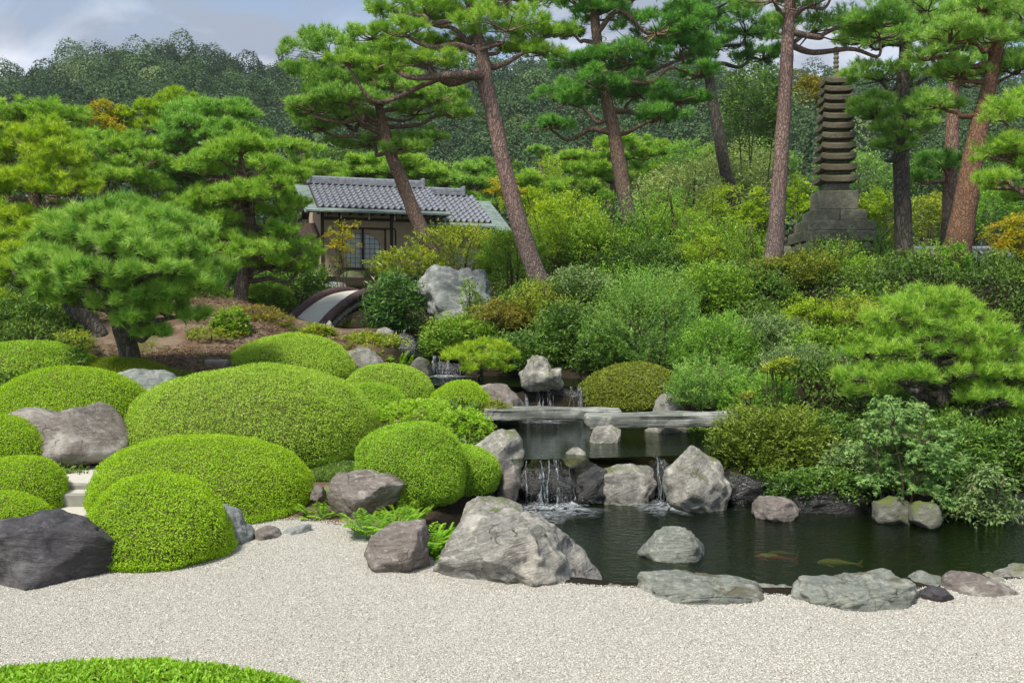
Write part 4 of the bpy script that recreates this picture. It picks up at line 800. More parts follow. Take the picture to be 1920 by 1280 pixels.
def shrub(label, cx, cy, w_, h_, d, kind, leaf=.06, n=260, nl=16, seed=0, name='shrub', cat='shrub', group=None, upright=.4, flat=1., lw=.42, spray=.35, layers=0, stems=5, star=False, depthk=.8, droop=.25, drop=0., twigs=False):
    """a loose leafy plant: stems, and sprays of leaves that start inside the given box and end at its surface"""
    rg = np.random.default_rng(seed + 900)
    if group == SH: w_, h_, n = w_ * 1.2, h_ * 1.16, int(n * 1.5)
    C = P(cx, cy, d); rx, rz = M(w_, d) / 2, M(h_, d) / 2; ry = rx * depthk
    zb = tz(C[0], d); org = np.array([C[0], d, min(zb, C[2] - rz * .3)])
    root = thing(name, label, cat, org, group)
    dr = sph(rg, n, -.75 if not layers else -.9)
    if layers:
        npl = layers * 3; pc = sph(rg, npl, -.9) * rg.uniform(.25, .72, (npl, 1)) * np.array([rx, ry, rz * 1.25]); pr = rx * rg.uniform(.28, .55, npl); tilt = .25 * rg.normal(size=(npl, 2))
        lv = rg.integers(0, npl, n); an = rg.uniform(0, 6.283, n); q = np.sqrt(rg.uniform(.02, 1, n)) * (1 + .25 * np.cos(an * 3 + lv))
        ox, oy = np.cos(an) * q * pr[lv], np.sin(an) * q * pr[lv]
        E = C + pc[lv] + np.stack([ox, oy, ox * tilt[lv, 0] + oy * tilt[lv, 1] - .22 * q * q * pr[lv] + .07 * rz * rg.normal(size=n)], 1)
        D = norm(np.stack([np.cos(an), np.sin(an), .05 + 0 * an], 1) + .45 * rg.normal(size=(n, 3)) * [1, 1, .4])
        O = E - D * spray * rx * .7
    else:
        k = lumpy(dr, seed, .22, 2.6)[:, None] * rg.uniform(.72, 1.05, (n, 1))
        E = C + dr * np.array([rx, ry, rz]) * k; D = norm(dr * [1, 1, .7] + [0, 0, upright] + .35 * rg.normal(size=(n, 3)))
        O = E - D * spray * min(rx, rz) * 1.4
    gs, gf = Geo(), Geo()
    for i in range(stems):
        a = rg.uniform(0, 6.283); b = np.array([org[0] + math.cos(a) * .12 * rx, org[1] + math.sin(a) * .12 * rx, org[2] - .1]); e = C + np.array([math.cos(a) * rx * rg.uniform(.2, .7), math.sin(a) * ry * .6, rz * rg.uniform(-.1, .7)])
        mm = (b + e) / 2 + rg.normal(size=3) * .1 * rx
        tube(gs, [b, mm, e], [max(.012, rx * .028), max(.009, rx * .02), .006], n=9, sides=6, rough=.1)
        if twigs:
            for _ in range(4):
                f = rg.uniform(.35, 1); q0 = b + (e - b) * f; q1 = q0 + norm(rg.normal(size=3) + [math.cos(a), math.sin(a), .8]) * rx * rg.uniform(.3, .6)
                tube(gs, [q0, (q0 + q1) / 2 + rg.normal(size=3) * .04, q1], [rx * .012, rx * .009, .004], n=6, sides=5)
    tt = np.linspace(.12, 1, nl)[None, :, None]; V = E - O
    pos = O[:, None, :] + V[:, None, :] * tt - np.array([0, 0, 1]) * droop * (tt ** 2) * np.linalg.norm(V, axis=1)[:, None, None]
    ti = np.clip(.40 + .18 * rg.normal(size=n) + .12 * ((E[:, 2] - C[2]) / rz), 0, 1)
    sd_ = norm(np.cross(D, np.array([0, 0, 1.]) + .4 * rg.normal(size=(n, 3))))
    alt = np.where(np.arange(nl) % 2 == 0, 1., -1.)[None, :, None]
    dv = norm((D[:, None, :] * .7 + sd_[:, None, :] * alt * .9 + .35 * rg.normal(size=(n, nl, 3))) * np.array([1, 1, flat])).reshape(-1, 3)
    nm = norm(np.array([0, -.25, 1.]) + .55 * rg.normal(size=(n * nl, 3)))
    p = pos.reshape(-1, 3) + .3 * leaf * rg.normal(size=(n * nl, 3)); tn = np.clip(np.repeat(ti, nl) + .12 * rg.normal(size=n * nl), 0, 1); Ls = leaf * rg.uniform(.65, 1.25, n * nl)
    if star:
        s2 = norm(np.cross(dv, nm))
        for a, q in ((0, 1.), (.75, .85), (-.75, .85), (1.6, .55), (-1.6, .55)):
            kites(gf, p, norm(dv * math.cos(a) + s2 * math.sin(a) - [0, 0, drop]), nm, Ls * q, Ls * .30 * q, tn, fold=.1)
    else: kites(gf, p, norm(dv - [0, 0, drop]), nm, Ls, Ls * lw, tn)
    gs.build('stems', MT['twig'], root, org); gf.build('foliage', MT[kind], root, org)
    return root

SH = 'shrubs on the slope'
MA = 'maples'
S = shrub
# left and centre, back
S('dark bamboo grass bush hanging over the stream right of the arched bridge', 742, 572, 128, 150, 21.5, 'sasa', .17, 420, 9, 1, name='bamboo_grass', cat='bamboo grass', lw=.22, upright=.2, droop=.5)
S('olive yellow shrub before the tea house wall, at the leaning trunk foot', 765, 490, 120, 56, 25, 'shrub_yellow', .075, 260, 14, 2, upright=.8, group=SH)
S('yellow tipped feathery shrub under the right tea house eave', 862, 455, 150, 96, 26, 'shrub_yellow', .075, 420, 14, 3, upright=1., group=SH)
S('green feathery shrub between the huge blue grey boulder and tallest trunk', 960, 475, 120, 100, 23.5, 'shrub', .075, 380, 14, 4, upright=1., group=SH)
S('tall yellow green shrub behind the tallest pine trunk', 1060, 425, 150, 120, 26, 'maple_yg', .085, 420, 14, 5, upright=.8, group=SH)
S('loose green shrub left of the straight layered pine foot', 1120, 470, 140, 120, 25, 'shrub', .08, 420, 14, 6, upright=.7, group=SH)
S('low dark ivy bush clinging round the layered pine foot', 1190, 445, 60, 90, 26, 'shrub_dark', .08, 160, 12, 7, upright=.2, group=SH)
S('wide yellow green maple shrub right of the layered pine foot', 1275, 420, 170, 110, 26.5, 'maple_yg', .09, 420, 14, 8, group=MA, layers=5, name='maple', cat='maple')
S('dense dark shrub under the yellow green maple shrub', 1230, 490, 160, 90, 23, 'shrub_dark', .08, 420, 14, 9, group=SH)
S('bushy green shrub left of the pink trunk', 1345, 465, 150, 110, 24, 'shrub', .08, 460, 14, 10, group=SH)
S('yellow green maple in front of the pale round bush', 1420, 405, 120, 150, 25.5, 'maple_yg', .085, 340, 14, 11, group=MA, layers=5, name='maple', cat='maple', twigs=True)
S('pale round flowering bush behind the thin brown pine', 1310, 350, 270, 130, 33, 'pale_bush', .12, 900, 12, 12, upright=.4)
S('rusty olive maple spreading low between the boulder and the tallest trunk', 945, 588, 170, 92, 18.5, 'maple_rust', .06, 480, 14, 13, group=MA, layers=4, name='maple', cat='maple')
S('green shrub under the huge blue grey boulder', 862, 628, 120, 84, 18.2, 'shrub', .065, 380, 14, 14, group=SH)
S('small light shrub growing up the face of the huge boulder', 880, 560, 36, 80, 20.3, 'shrub', .06, 60, 10, 15, upright=1., group=SH)
S('pale leaved shrub at the foot of the tallest pine', 1085, 540, 130, 90, 19.6, 'shrub_grey', .07, 380, 14, 16, group=SH)
S('dark glossy shrub above the craggy stream boulder', 1065, 620, 120, 120, 17.6, 'shrub_dark', .065, 460, 14, 17, group=SH)
S('dark low shrub left of the craggy stream boulder', 985, 655, 110, 80, 17.2, 'shrub_dark', .06, 360, 14, 18, group=SH)
S('dark shrub right of the craggy stream boulder, under the feathery bush', 1140, 660, 120, 90, 16.6, 'shrub_dark', .06, 420, 14, 19, group=SH)
S('large blue green feathery bush in the middle of the slope', 1215, 590, 190, 190, 16.4, 'shrub_blue', .055, 620, 20, 20, upright=1.1, lw=.3, group=SH)
S('bright feathery bush right of the blue green feathery bush', 1345, 650, 130, 130, 15.2, 'shrub_bright', .05, 460, 20, 21, upright=1.1, lw=.3, group=SH)
S('round green bush behind the bright feathery bush', 1335, 545, 140, 110, 18.2, 'shrub', .065, 460, 14, 22, group=SH)
S('mixed green bush below the pink trunk', 1410, 548, 150, 100, 18.6, 'shrub_dark', .06, 460, 14, 23, group=SH)
S('trimmed olive green bush in front of the pagoda stones', 1490, 512, 150, 66, 19, 'azalea_olive', .06, 520, 12, 24, group=SH, spray=.2)
S('loose green bush right of the pagoda foot', 1625, 520, 150, 80, 20, 'shrub', .065, 400, 14, 25, group=SH)
S('low olive maple with an orange lower branch before the pagoda', 1525, 580, 160, 70, 16, 'maple_yg', .05, 420, 14, 26, group=MA, layers=4, name='maple', cat='maple', twigs=True)
S('grey green rounded bush left of the olive maple', 1445, 628, 150, 84, 15.6, 'shrub_grey', .05, 520, 14, 27, group=SH)
S('pale blue green willowy bush above the right slab end', 1330, 722, 150, 90, 13.6, 'shrub_blue', .045, 460, 20, 28, upright=1., lw=.28, group=SH)
S('grey feathery bush behind the small yellow maple', 1500, 690, 170, 110, 14, 'shrub_grey', .045, 500, 20, 29, upright=1.1, lw=.3, group=SH)
S('small yellow leaved maple above the overhanging azalea', 1462, 688, 84, 50, 12.6, 'shrub_yellow', .045, 130, 12, 30, group=MA, layers=3, name='maple', cat='maple', twigs=True)
S('dark rounded shrub behind the crown top of the low bright pine', 1720, 518, 140, 60, 19.5, 'shrub_dark', .065, 320, 14, 120, group=SH)
S('olive bush rising above the low bright pine, right of its crown top', 1840, 540, 130, 70, 18, 'shrub_yellow', .06, 300, 14, 121, group=SH)
S('single yellow sprig beside the right end of the slab bridge', 1398, 738, 66, 18, 12.2, 'shrub_yellow', .04, 40, 12, 31, name='maple', cat='maple', layers=1, group=MA)
S('dull green bush between the small yellow maple and the low bright pine', 1560, 655, 130, 90, 14.6, 'shrub', .055, 420, 14, 32, group=SH)
S('large dark azalea hanging over the pond at the right', 1450, 838, 240, 190, 11.3, 'azalea_dark', .045, 1500, 14, 33, name='azalea_bush', cat='azalea shrub', spray=.22, upright=.3, depthk=.7)
S('pale green maple with drooping pointed leaves at the pond bank', 1690, 830, 240, 200, 9.9, 'maple_pale', .055, 460, 14, 34, name='maple', cat='maple', layers=5, star=True, drop=.5, group=MA, twigs=True)
S('leafy bush with broad pale leaves over the water at the right edge', 1850, 925, 190, 110, 9.7, 'shrub_grey', .055, 260, 12, 35, lw=.5, drop=.5, droop=.6, layers=4, spray=.6)
S('tall loose green shrub behind the low bright pine at the right', 1700, 570, 260, 90, 17.5, 'shrub', .065, 460, 14, 101, group=SH, upright=.8)
S('olive feathery shrub on the slope left of the low bright pine', 1600, 600, 150, 90, 16.4, 'shrub_yellow', .055, 380, 16, 102, group=SH, upright=.9, lw=.3)
S('dark green shrub behind the low bright pine at the right edge', 1880, 570, 200, 100, 17.5, 'shrub', .065, 460, 14, 103, group=SH)
S('fresh green shrub low on the slope between feathery bushes and overhanging azalea', 1420, 745, 150, 80, 13.1, 'shrub_bright', .045, 420, 16, 104, group=SH, upright=.9, lw=.3)
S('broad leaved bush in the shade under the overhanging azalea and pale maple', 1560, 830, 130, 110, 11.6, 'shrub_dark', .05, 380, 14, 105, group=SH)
S('reddish brown heath on the bare earth left of the arched bridge', 470, 590, 130, 40, 18.9, 'maple_rust', .04, 420, 12, 106, spray=.2, droop=0)
S('low moss green heath below the layered bright pine', 400, 625, 110, 26, 17.0, 'shrub_yellow', .035, 320, 12, 107, spray=.2, droop=0)
S('low dark foliage trailing over the wet bank stone, left of the mossy stones', 1545, 905, 190, 60, 10.35, 'shrub_dark', .045, 300, 12, 110, group=SH, droop=.6, depthk=.5)
S('grey green low bush at the water left of the pale maple', 1590, 880, 100, 100, 10.6, 'shrub_grey', .05, 260, 14, 36, group=SH)
S('dark bush under the low bright pine behind the pale maple', 1760, 850, 260, 140, 11.3, 'shrub_dark', .06, 700, 14, 37, group=SH)
S('dark bush beyond the water at the right edge', 1930, 850, 150, 130, 11, 'shrub_dark', .06, 360, 14, 38, group=SH)
S('orange tinted maple at the right edge behind the low bright pine', 1895, 450, 130, 110, 23, 'maple_orange', .08, 360, 14, 39, name='maple', cat='maple', layers=5, group=MA, twigs=True)
S('green lower maple at the right edge beneath the orange one', 1890, 530, 150, 100, 22, 'maple_yg', .08, 340, 14, 40, name='maple', cat='maple', layers=4, group=MA)
S('open yellow green maple with dark bare stems right of the pagoda', 1645, 385, 120, 190, 27, 'maple_yg', .09, 380, 14, 41, name='maple', cat='maple', layers=6, group=MA, twigs=True)
S('yellow green maple left of the pagoda behind the pink trunk', 1500, 360, 90, 180, 28, 'maple_yg', .09, 340, 14, 42, name='maple', cat='maple', layers=6, group=MA)
S('clipped yellow green hedge far behind the dark barked pine', 1760, 400, 130, 110, 31, 'shrub_yellow', .10, 480, 12, 43, name='hedge', cat='hedge')
S('leafy green hedge far behind the orange leaning trunk', 1860, 390, 150, 120, 31, 'shrub_bright', .10, 480, 12, 44, name='hedge', cat='hedge')
S('dark leafy tree framing the top of the pagoda from behind', 1420, 200, 150, 190, 34, 'shrub_dark', .13, 600, 14, 45, name='broadleaf_tree', cat='tree', twigs=True)
S('reddish leaved maple twigs over the pagoda top', 1556, 158, 160, 84, 25.0, 'maple_rust', .08, 320, 12, 46, stems=2, name='maple', cat='maple', layers=2, group=MA)
S('bright green sapling at the foot of the orange leaning trunk', 1795, 495, 50, 80, 17, 'shrub_bright', .06, 110, 14, 47, group=SH, upright=1.)
for i, (px, py, w_, h_, d, kd, lf, lb) in enumerate((
    (1010, 420, 130, 150, 24.5, 'maple_yg', .075, 'feathery light green maple behind the tallest trunk, right side'), (1090, 395, 150, 130, 27.5, 'shrub_bright', .085, 'tall airy bright shrub left of the layered pine trunk'),
    (1240, 400, 150, 150, 25.0, 'shrub_bright', .075, 'tall airy bright shrub right of the layered pine trunk'), (1345, 395, 140, 140, 27.5, 'maple_yg', .08, 'light green maple around the foot of the thin brown pine'),
    (1310, 480, 150, 110, 21.5, 'maple_yg', .065, 'yellow green maple low on the slope before the thin brown pine'), (1180, 530, 150, 100, 19.5, 'shrub_bright', .06, 'bright loose shrub just above the large feathery bush'),
    (1400, 470, 120, 120, 21.5, 'shrub', .07, 'loose green shrub directly left of the pink trunk foot'), (1650, 470, 130, 120, 22.8, 'shrub_bright', .07, 'bright airy shrub between the pagoda and the dark barked pine'),
    (1745, 490, 120, 110, 19.0, 'shrub', .06, 'loose green shrub left of the orange leaning trunk foot'), (1860, 510, 150, 120, 19.0, 'maple_yg', .065, 'light green maple right of the orange leaning trunk foot'),
    (1560, 480, 120, 80, 21.5, 'shrub', .065, 'loose shrub half covering the rubble stones of the pagoda'), (1900, 580, 150, 90, 16.0, 'shrub_bright', .055, 'bright loose shrub at the right edge above the low bright pine'),
    (1500, 620, 130, 90, 15.8, 'maple_yg', .05, 'small yellow green maple in the middle of the right slope'), (1010, 560, 110, 90, 18.6, 'shrub_yellow', .06, 'yellowish loose shrub below the tallest pine foot'))):
    mp = kd == 'maple_yg'
    S(lb, px, py, w_, h_, d, kd, lf, 330 if mp else 230, 15, 300 + i, name='maple' if mp else 'shrub', cat='maple' if mp else 'shrub', group=MA if mp else SH, upright=1.3, spray=.75, layers=5 if mp else 0, twigs=True, lw=.36)
# left
S('orange and yellow maple crown on the skyline among the left pines', 200, 225, 110, 90, 30, 'maple_orange', .10, 420, 14, 51, name='maple', cat='maple', layers=5, group=MA)
S('yellow maple right of the orange maple crown', 225, 215, 60, 60, 30.5, 'maple_yg', .10, 160, 14, 52, name='maple', cat='maple', layers=3, group=MA)
S('small orange tinged maple beside the tea house round window', 640, 450, 84, 110, 25.5, 'maple_orange', .075, 130, 12, 53, name='maple', cat='maple', layers=6, group=MA, twigs=True)
S('orange tipped maple behind the tallest pine trunk', 955, 352, 100, 50, 36, 'maple_orange', .12, 260, 12, 54, name='maple', cat='maple', layers=4, group=MA)
S('dark leafy bush left of the arched bridge', 545, 535, 130, 96, 23.5, 'shrub_dark', .085, 460, 14, 55, group=SH)
S('fern like dark bush under the layered bright pine', 500, 555, 90, 50, 22.2, 'shrub', .08, 240, 14, 56, group=SH)
S('small green camellia on the bare earth right of the rounded pine', 432, 605, 66, 50, 17.2, 'shrub', .06, 150, 12, 57, group=SH, lw=.5)
S('brownish heathery bush above the bare earth', 490, 600, 90, 34, 18.6, 'maple_rust', .045, 240, 12, 58, group=SH)
S('dark undergrowth bush at the left edge below the yellow pine', 40, 600, 140, 70, 17.2, 'shrub_dark', .07, 420, 14, 59, group=SH)
S('olive bush behind the leaning grey trunk', 110, 590, 110, 60, 18.2, 'shrub', .07, 320, 14, 60, group=SH)
S('thin leafed plant beside the leaning grey trunk', 140, 640, 70, 40, 15.6, 'shrub_yellow', .05, 70, 12, 61, group=SH)
S('low yellowish bush above the smooth back dome', 598, 622, 60, 26, 18.6, 'shrub_yellow', .05, 240, 12, 62, group=SH)
S('golden green bush between the back dome and the stream', 692, 641, 100, 38, 17.8, 'shrub_yellow', .06, 280, 12, 63, group=SH)
S('loose untrimmed azalea between the low pale dome and the round dome', 775, 775, 170, 60, 12.9, 'azalea_mid', .04, 620, 12, 64, name='azalea_bush', cat='azalea shrub', spray=.25)
S('loose olive azalea at the left end of the slab bridge', 872, 800, 110, 70, 12.2, 'azalea_mid', .04, 460, 12, 65, name='azalea_bush', cat='azalea shrub', spray=.25)
S('small olive azalea tuft between whitish boulder and slab end', 925, 765, 60, 30, 13.4, 'azalea_olive', .04, 120, 12, 66, name='azalea_bush', cat='azalea shrub')
S('dark bush lining the stream bank behind the curtain waterfall', 830, 650, 90, 60, 19., 'shrub_dark', .07, 260, 12, 67, group=SH)
S('leafy filler bush beneath the left garden pines', 310, 470, 180, 110, 22.5, 'shrub_dark', .09, 520, 12, 68, group=SH)
S('low bush under the right slab end', 1345, 815, 110, 40, 12.9, 'shrub_dark', .045, 220, 12, 69, group=SH)

def fern(label, cx, cy, w_, h_, d, n=40, seed=0, mat='fern', group='ferns'):
    rg = np.random.default_rng(seed + 70); C = P(cx, cy + h_ / 2, d); R = M(w_, d) / 2; H = M(h_, d)
    zb = tz(C[0], d); org = np.array([C[0], d, min(zb, C[2])]); g = Geo()
    for i in range(int(n * 1.8)):
        a = rg.uniform(0, 6.283); q = math.sqrt(rg.uniform(.0, .9)); b = np.array([C[0] + math.cos(a) * R * q, d + math.sin(a) * R * .6 * q, org[2]])
        az = a + rg.normal() * .6; Ln = max(H, .2) * rg.uniform(.55, 1.1); el = rg.uniform(.75, 1.4)
        t_ = np.linspace(0, 1, 15)[:, None]; dirh = np.array([math.cos(az), math.sin(az), 0])
        pth = b + dirh * Ln * math.cos(el) * t_ + np.array([0, 0, 1]) * Ln * (math.sin(el) * t_ - .34 * t_ ** 2.4)
        sd_ = np.array([-math.sin(az), math.cos(az), 0]); T = norm(np.gradient(pth, axis=0))
        wd = Ln * .20 * np.sin(np.clip(t_[:, 0], .08, 1) * math.pi * .94 + .1)
        tn = np.clip(.5 + .2 * rg.normal() + .08 * rg.normal(size=15), 0, 1)
        for s_ in (1, -1):
            kites(g, pth[1:], norm(sd_ * s_ + T[1:] * .45 - [0, 0, .2]), np.array([0, 0, 1.]) + .2 * rg.normal(size=(14, 3)), np.maximum(wd[1:], .01), np.full(14, Ln * .05), tn[1:], fold=.1)
    return tag(g.build('fern', MT[mat], origin=org), label, 'fern', group)
fern('bright fern clump at the gravel edge left of the squat stone block', 715, 965, 110, 80, 8.35, 46, 1)
fern('bright fern clump behind the squat stone block', 790, 975, 110, 80, 8.5, 46, 2)
fern('fern between the squat stone block and largest boulder', 838, 985, 60, 90, 8.3, 26, 3)
fern('dark fern under the round dome above the boulder', 765, 940, 80, 50, 8.9, 26, 4, 'shrub')
fern('fern left of the brown grey boulder', 602, 950, 50, 60, 9.1, 22, 5)
fern('fern above the brown grey boulder beneath the largest dome', 610, 890, 60, 40, 9.7, 20, 6)
fern('fern clump left of the curtain waterfall', 735, 668, 70, 70, 17.2, 34, 7)
fern('fern clump under the yellowish bush by the back dome', 690, 660, 60, 40, 17.2, 24, 8)
fern('fern under the small yellow green pine', 880, 705, 90, 40, 15.9, 30, 9, 'shrub_bright')
fern('fern hanging from the bank left of the olive azalea mound', 1090, 695, 40, 50, 15.8, 18, 10, 'shrub_bright')
fern('fern in the dark below the right slab', 1185, 808, 30, 24, 12.7, 10, 11)
fern('fern under the arched bridge', 632, 598, 50, 36, 21.5, 18, 12, 'shrub')
fern('fern at the water under the pale maple', 1555, 945, 60, 30, 10.2, 18, 13, 'shrub_grey')
fern('pale striped grass clump by the rock face at the stream', 668, 645, 60, 24, 17.0, 26, 14, 'shrub_yellow')

# moss tuft on the largest boulder
g = Geo(); rg = np.random.default_rng(8); c = P(985, 998, 7.12); n_ = 700; dd = sph(rg, n_, 0.)
kites(g, c + dd * np.array([.095, .08, .05]) * rg.uniform(.6, 1, (n_, 1)), norm(dd + [0, 0, .6]), norm(rg.normal(size=(n_, 3))), np.full(n_, .022), np.full(n_, .008), rg.uniform(0, 1, n_))
tag(g.build('moss_tuft', MT['maple_rust'], origin=c), 'olive moss tuft growing on top of the largest boulder', 'moss')

# ground cover: fills the slope between the shrubs, its leaf colour darkened as shadow gaps
g = Geo(); rg = np.random.default_rng(21); n_ = 430000
u = rg.uniform(0, 1, n_); yy = 10.4 + 26 * u ** 1.15; xx = rg.uniform(-.60, .66, n_) * yy
keep = ((xx > -.02 * yy - .6) | (yy > 24.5) | (xx < -.47 * yy)) & (rg.uniform(0, 1, n_) < 1)
for nm, (wz, pl) in PONDS.items(): keep &= poly_sd(xx, yy, pl) > .22
keep &= ~((xx > -7) & (xx < 0) & (yy > 28.3) & (yy < 34)); keep &= ~((xx > -6) & (xx < -1.) & (yy > 21) & (yy < 28))
xx, yy = xx[keep], yy[keep]; n_ = len(xx)
zz = np.concatenate([terrain(xx[i:i + 20000], yy[i:i + 20000]) for i in range(0, n_, 20000)])
lf = .040 + .0018 * yy; p = np.stack([xx, yy, zz + rg.uniform(0, .34, n_) * np.clip(.7 + .8 * fbm(np.stack([xx, yy, zz], 1) * 1.1, 14, 2), .15, 1.6)], 1)
kites(g, p, norm(rg.normal(size=(n_, 3)) + [0, -.2, .5]), norm(np.array([0, -.2, 1.]) + .6 * rg.normal(size=(n_, 3))), lf * rg.uniform(.8, 1.6, n_), lf * .55, np.clip(.35 + .25 * fbm(np.stack([xx, yy, zz], 1) * .6, 4, 3) + .15 * rg.normal(size=n_), 0, 1))
tag(g.build('ground_cover', foliage('ground_cover_leaf', (.02, .05, .008), (.10, .17, .02), (.22, .30, .05))), 'low green ground cover between the shrubs on the slope', 'ground cover', kind='stuff')

# moss cushion round the rounded pine and thin fallen needles on the bare earth
g = Geo(); n_ = 26000; c = P(250, 676, 13.9)
an = rg.uniform(0, 6.283, n_); q = np.sqrt(rg.uniform(0, 1, n_)) * (1 + .2 * np.sin(an * 3 + 1)); xx = c[0] + np.cos(an) * q * .8; yy = 13.75 + np.sin(an) * q * .7
zz = terrain(xx, yy) + .05 * (1 - np.clip(q, 0, 1) ** 2)
kites(g, np.stack([xx, yy, zz], 1), norm(rg.normal(size=(n_, 3)) * .6 + [0, 0, .9]), norm(rg.normal(size=(n_, 3))), np.full(n_, .035), np.full(n_, .014), rg.uniform(.1, .9, n_))
tag(g.build('moss', MT['moss']), 'bright green moss patch around the rounded pine foot', 'moss', kind='stuff')

g = Geo(); rg = np.random.default_rng(61); n_ = 60000
yy = rg.uniform(13.4, 22, n_); xx = rg.uniform(-.46, -.17, n_) * yy; keep = fbm(np.stack([xx, yy, xx * 0], 1) * .9, 6, 3) > rg.uniform(-.7, .5, n_)
for nm, (wz, pl) in PONDS.items(): keep &= poly_sd(xx, yy, pl) > .2
xx, yy = xx[keep], yy[keep]; n_ = len(xx); zz = terrain(xx, yy) + .008
needles(g, np.stack([xx, yy, zz], 1), norm(rg.normal(size=(n_, 3)) * [1, 1, .25] + [0, 0, .12]), rg.uniform(.06, .13, n_), np.full(n_, .012), rg.uniform(0, 1, n_), rg)
m, t, o = mat_new('fallen_needle'); at = N(t, 'ShaderNodeAttribute', attribute_name='tint'); p = N(t, 'ShaderNodeBsdfPrincipled', {'Roughness': .8})
t.links.new(ramp(t, at.outputs['Fac'], [(0, (.07, .035, .02)), (.5, (.20, .10, .05)), (.8, (.33, .25, .17)), (1, (.14, .17, .03))]), p.inputs['Base Color']); t.links.new(p.outputs[0], o.inputs['Surface'])
tag(g.build('fallen_needles', m), 'brown fallen pine needles strewn over the bare earth', 'needle litter', kind='stuff')

# ------------------------------------------------------------------ falling water
m, t, o = mat_new('falling_water'); co = N(t, 'ShaderNodeTexCoord').outputs['Object']
st = ramp(t, noise(t, co, 26, 6, .7, .2, (1.6, 1.6, .16)), [(.44, (0, 0, 0)), (.78, (.62, .62, .62))])
df = N(t, 'ShaderNodeBsdfPrincipled', {'Base Color': (.75, .80, .84, 1), 'Roughness': .25, 'Specular IOR Level': .6})
ta = N(t, 'ShaderNodeBsdfTransparent', {'Color': (.85, .9, .9, 1)})
mxx = N(t, 'ShaderNodeMixShader'); t.links.new(N_sep(t, st), mxx.inputs[0]); t.links.new(ta.outputs[0], mxx.inputs[1]); t.links.new(df.outputs[0], mxx.inputs[2]); t.links.new(mxx.outputs[0], o.inputs['Surface'])
MT['fall'] = m
m, t, o = mat_new('foam'); co = N(t, 'ShaderNodeTexCoord').outputs['Object']
st = ramp(t, noise(t, co, 9, 7, .7, 1.2, (1, 1.6, 1)), [(.44, (0, 0, 0)), (.66, (.9,) * 3)])
df = N(t, 'ShaderNodeBsdfDiffuse', {'Color': (.7, .75, .78, 1)}); ta = N(t, 'ShaderNodeBsdfTransparent')
at = N(t, 'ShaderNodeAttribute', attribute_name='tint')
mxx = N(t, 'ShaderNodeMixShader'); t.links.new(mth(t, 'MULTIPLY', N_sep(t, st), at.outputs['Fac']), mxx.inputs[0]); t.links.new(ta.outputs[0], mxx.inputs[1]); t.links.new(df.outputs[0], mxx.inputs[2]); t.links.new(mxx.outputs[0], o.inputs['Surface'])
MT['foam'] = m
def fall(label, x0, x1, d, z1, z0, throw=.25, strands=10, seed=0, foam=1., narrow=0.):
    rg = np.random.default_rng(seed + 60); a = P(x0, 700, d)[0]; b = P(x1, 700, d)[0]; org = np.array([(a + b) / 2, d, z0])
    root = thing('waterfall', label, 'waterfall', org); g = Geo()
    for i in range(int(strands * 1.8)):
        c = a + (b - a) * (.5 + .5 * np.clip(rg.normal() * .55, -1, 1)); wd = (b - a) / strands * rg.choice([.12, .2, .35, .7], p=[.4, .3, .2, .1]); th = throw * rg.uniform(.6, 1.2); top = z1 + .02 - (z1 - z0) * rg.choice([0, .25, .45], p=[.6, .2, .2]); ext = rg.uniform(.4, .6)
        s_ = np.linspace(0, 1, 14); zz = top - np.clip(s_ - .15, 0, 1) ** 1.5 / .85 ** 1.5 * (top - z0); yy = d + ext * (1 - s_) ** 2 * .5 - th * s_; ww = wd * (1 - narrow * s_) * (1 + .25 * rg.normal(size=14)); c = c + np.cumsum(rg.normal(size=14)) * .007 * (s_ > .15)
        L_ = np.stack([c - ww / 2, yy, zz], 1); R2 = np.stack([c + ww / 2, yy - .02 * rg.normal(), zz], 1); Mi = np.stack([c + 0 * ww, yy - .03, zz], 1)
        v = np.concatenate([L_, Mi, R2]); k = np.arange(13)
        g.add(v, quads=np.concatenate([np.stack([k, k + 1, k + 15, k + 14], 1), np.stack([k + 14, k + 15, k + 29, k + 28], 1)]), smooth=True)
    g.build('water_curtain', MT['fall'], root, org)
    g = Geo(); nr, na = 10, 40; rr = np.linspace(0, 1, nr)[:, None]; aa = np.linspace(0, 6.283, na)[None, :]
    rx, ry = ((b - a) / 2 + .32 * foam), .46 * foam
    er = 1 + .38 * np.sin(aa * 2 + seed) * np.cos(aa * 3 + 2 * seed) + .2 * np.sin(aa * 7 + seed); rx, ry = rx * er, ry * er
    X = org[0] + np.cos(aa) * rx * rr; Y = d - throw - .46 * foam * .35 + np.sin(aa) * ry * rr; Z = z0 + .008 + .035 * (1 - rr ** .6) * (1 + .6 * fbm(np.stack([X * 12, Y * 12, X * 0], -1), seed, 2))
    v, q = gridmesh(X, Y, Z); g.add(v, quads=q, tint=np.repeat(np.clip(1.05 - rr[:, 0] ** .8 * 1.05, 0, .9), na), smooth=True)
    # drops thrown up at the foot
    n_ = int(90 * foam); pp = np.stack([rg.uniform(a, b, n_) + rg.normal(size=n_) * .08, d - throw + rg.normal(size=n_) * .1, z0 + np.abs(rg.normal(size=n_)) * .05], 1)
    needles(g, pp, norm(rg.normal(size=(n_, 3)) + [0, 0, .6]), np.full(n_, .02), np.full(n_, .012), np.full(n_, 1.), rg)
    g.build('foam', MT['foam'], root, org); return root
fall('left cascade of thin water threads over wet black rock into the pond', 985, 1078, 10.66, MID_Z - .03, POND_Z, .20, 12, 1, 1.3)
fall('narrow white spout between two rounded boulders', 1228, 1248, 10.68, MID_Z - .02, POND_Z, .20, 3, 2, .9, .3)
fall('broad low fall in the stream behind the left slab', 985, 1045, 14.86, UP_Z - .02, MID_Z, .22, 7, 3, 1.9)
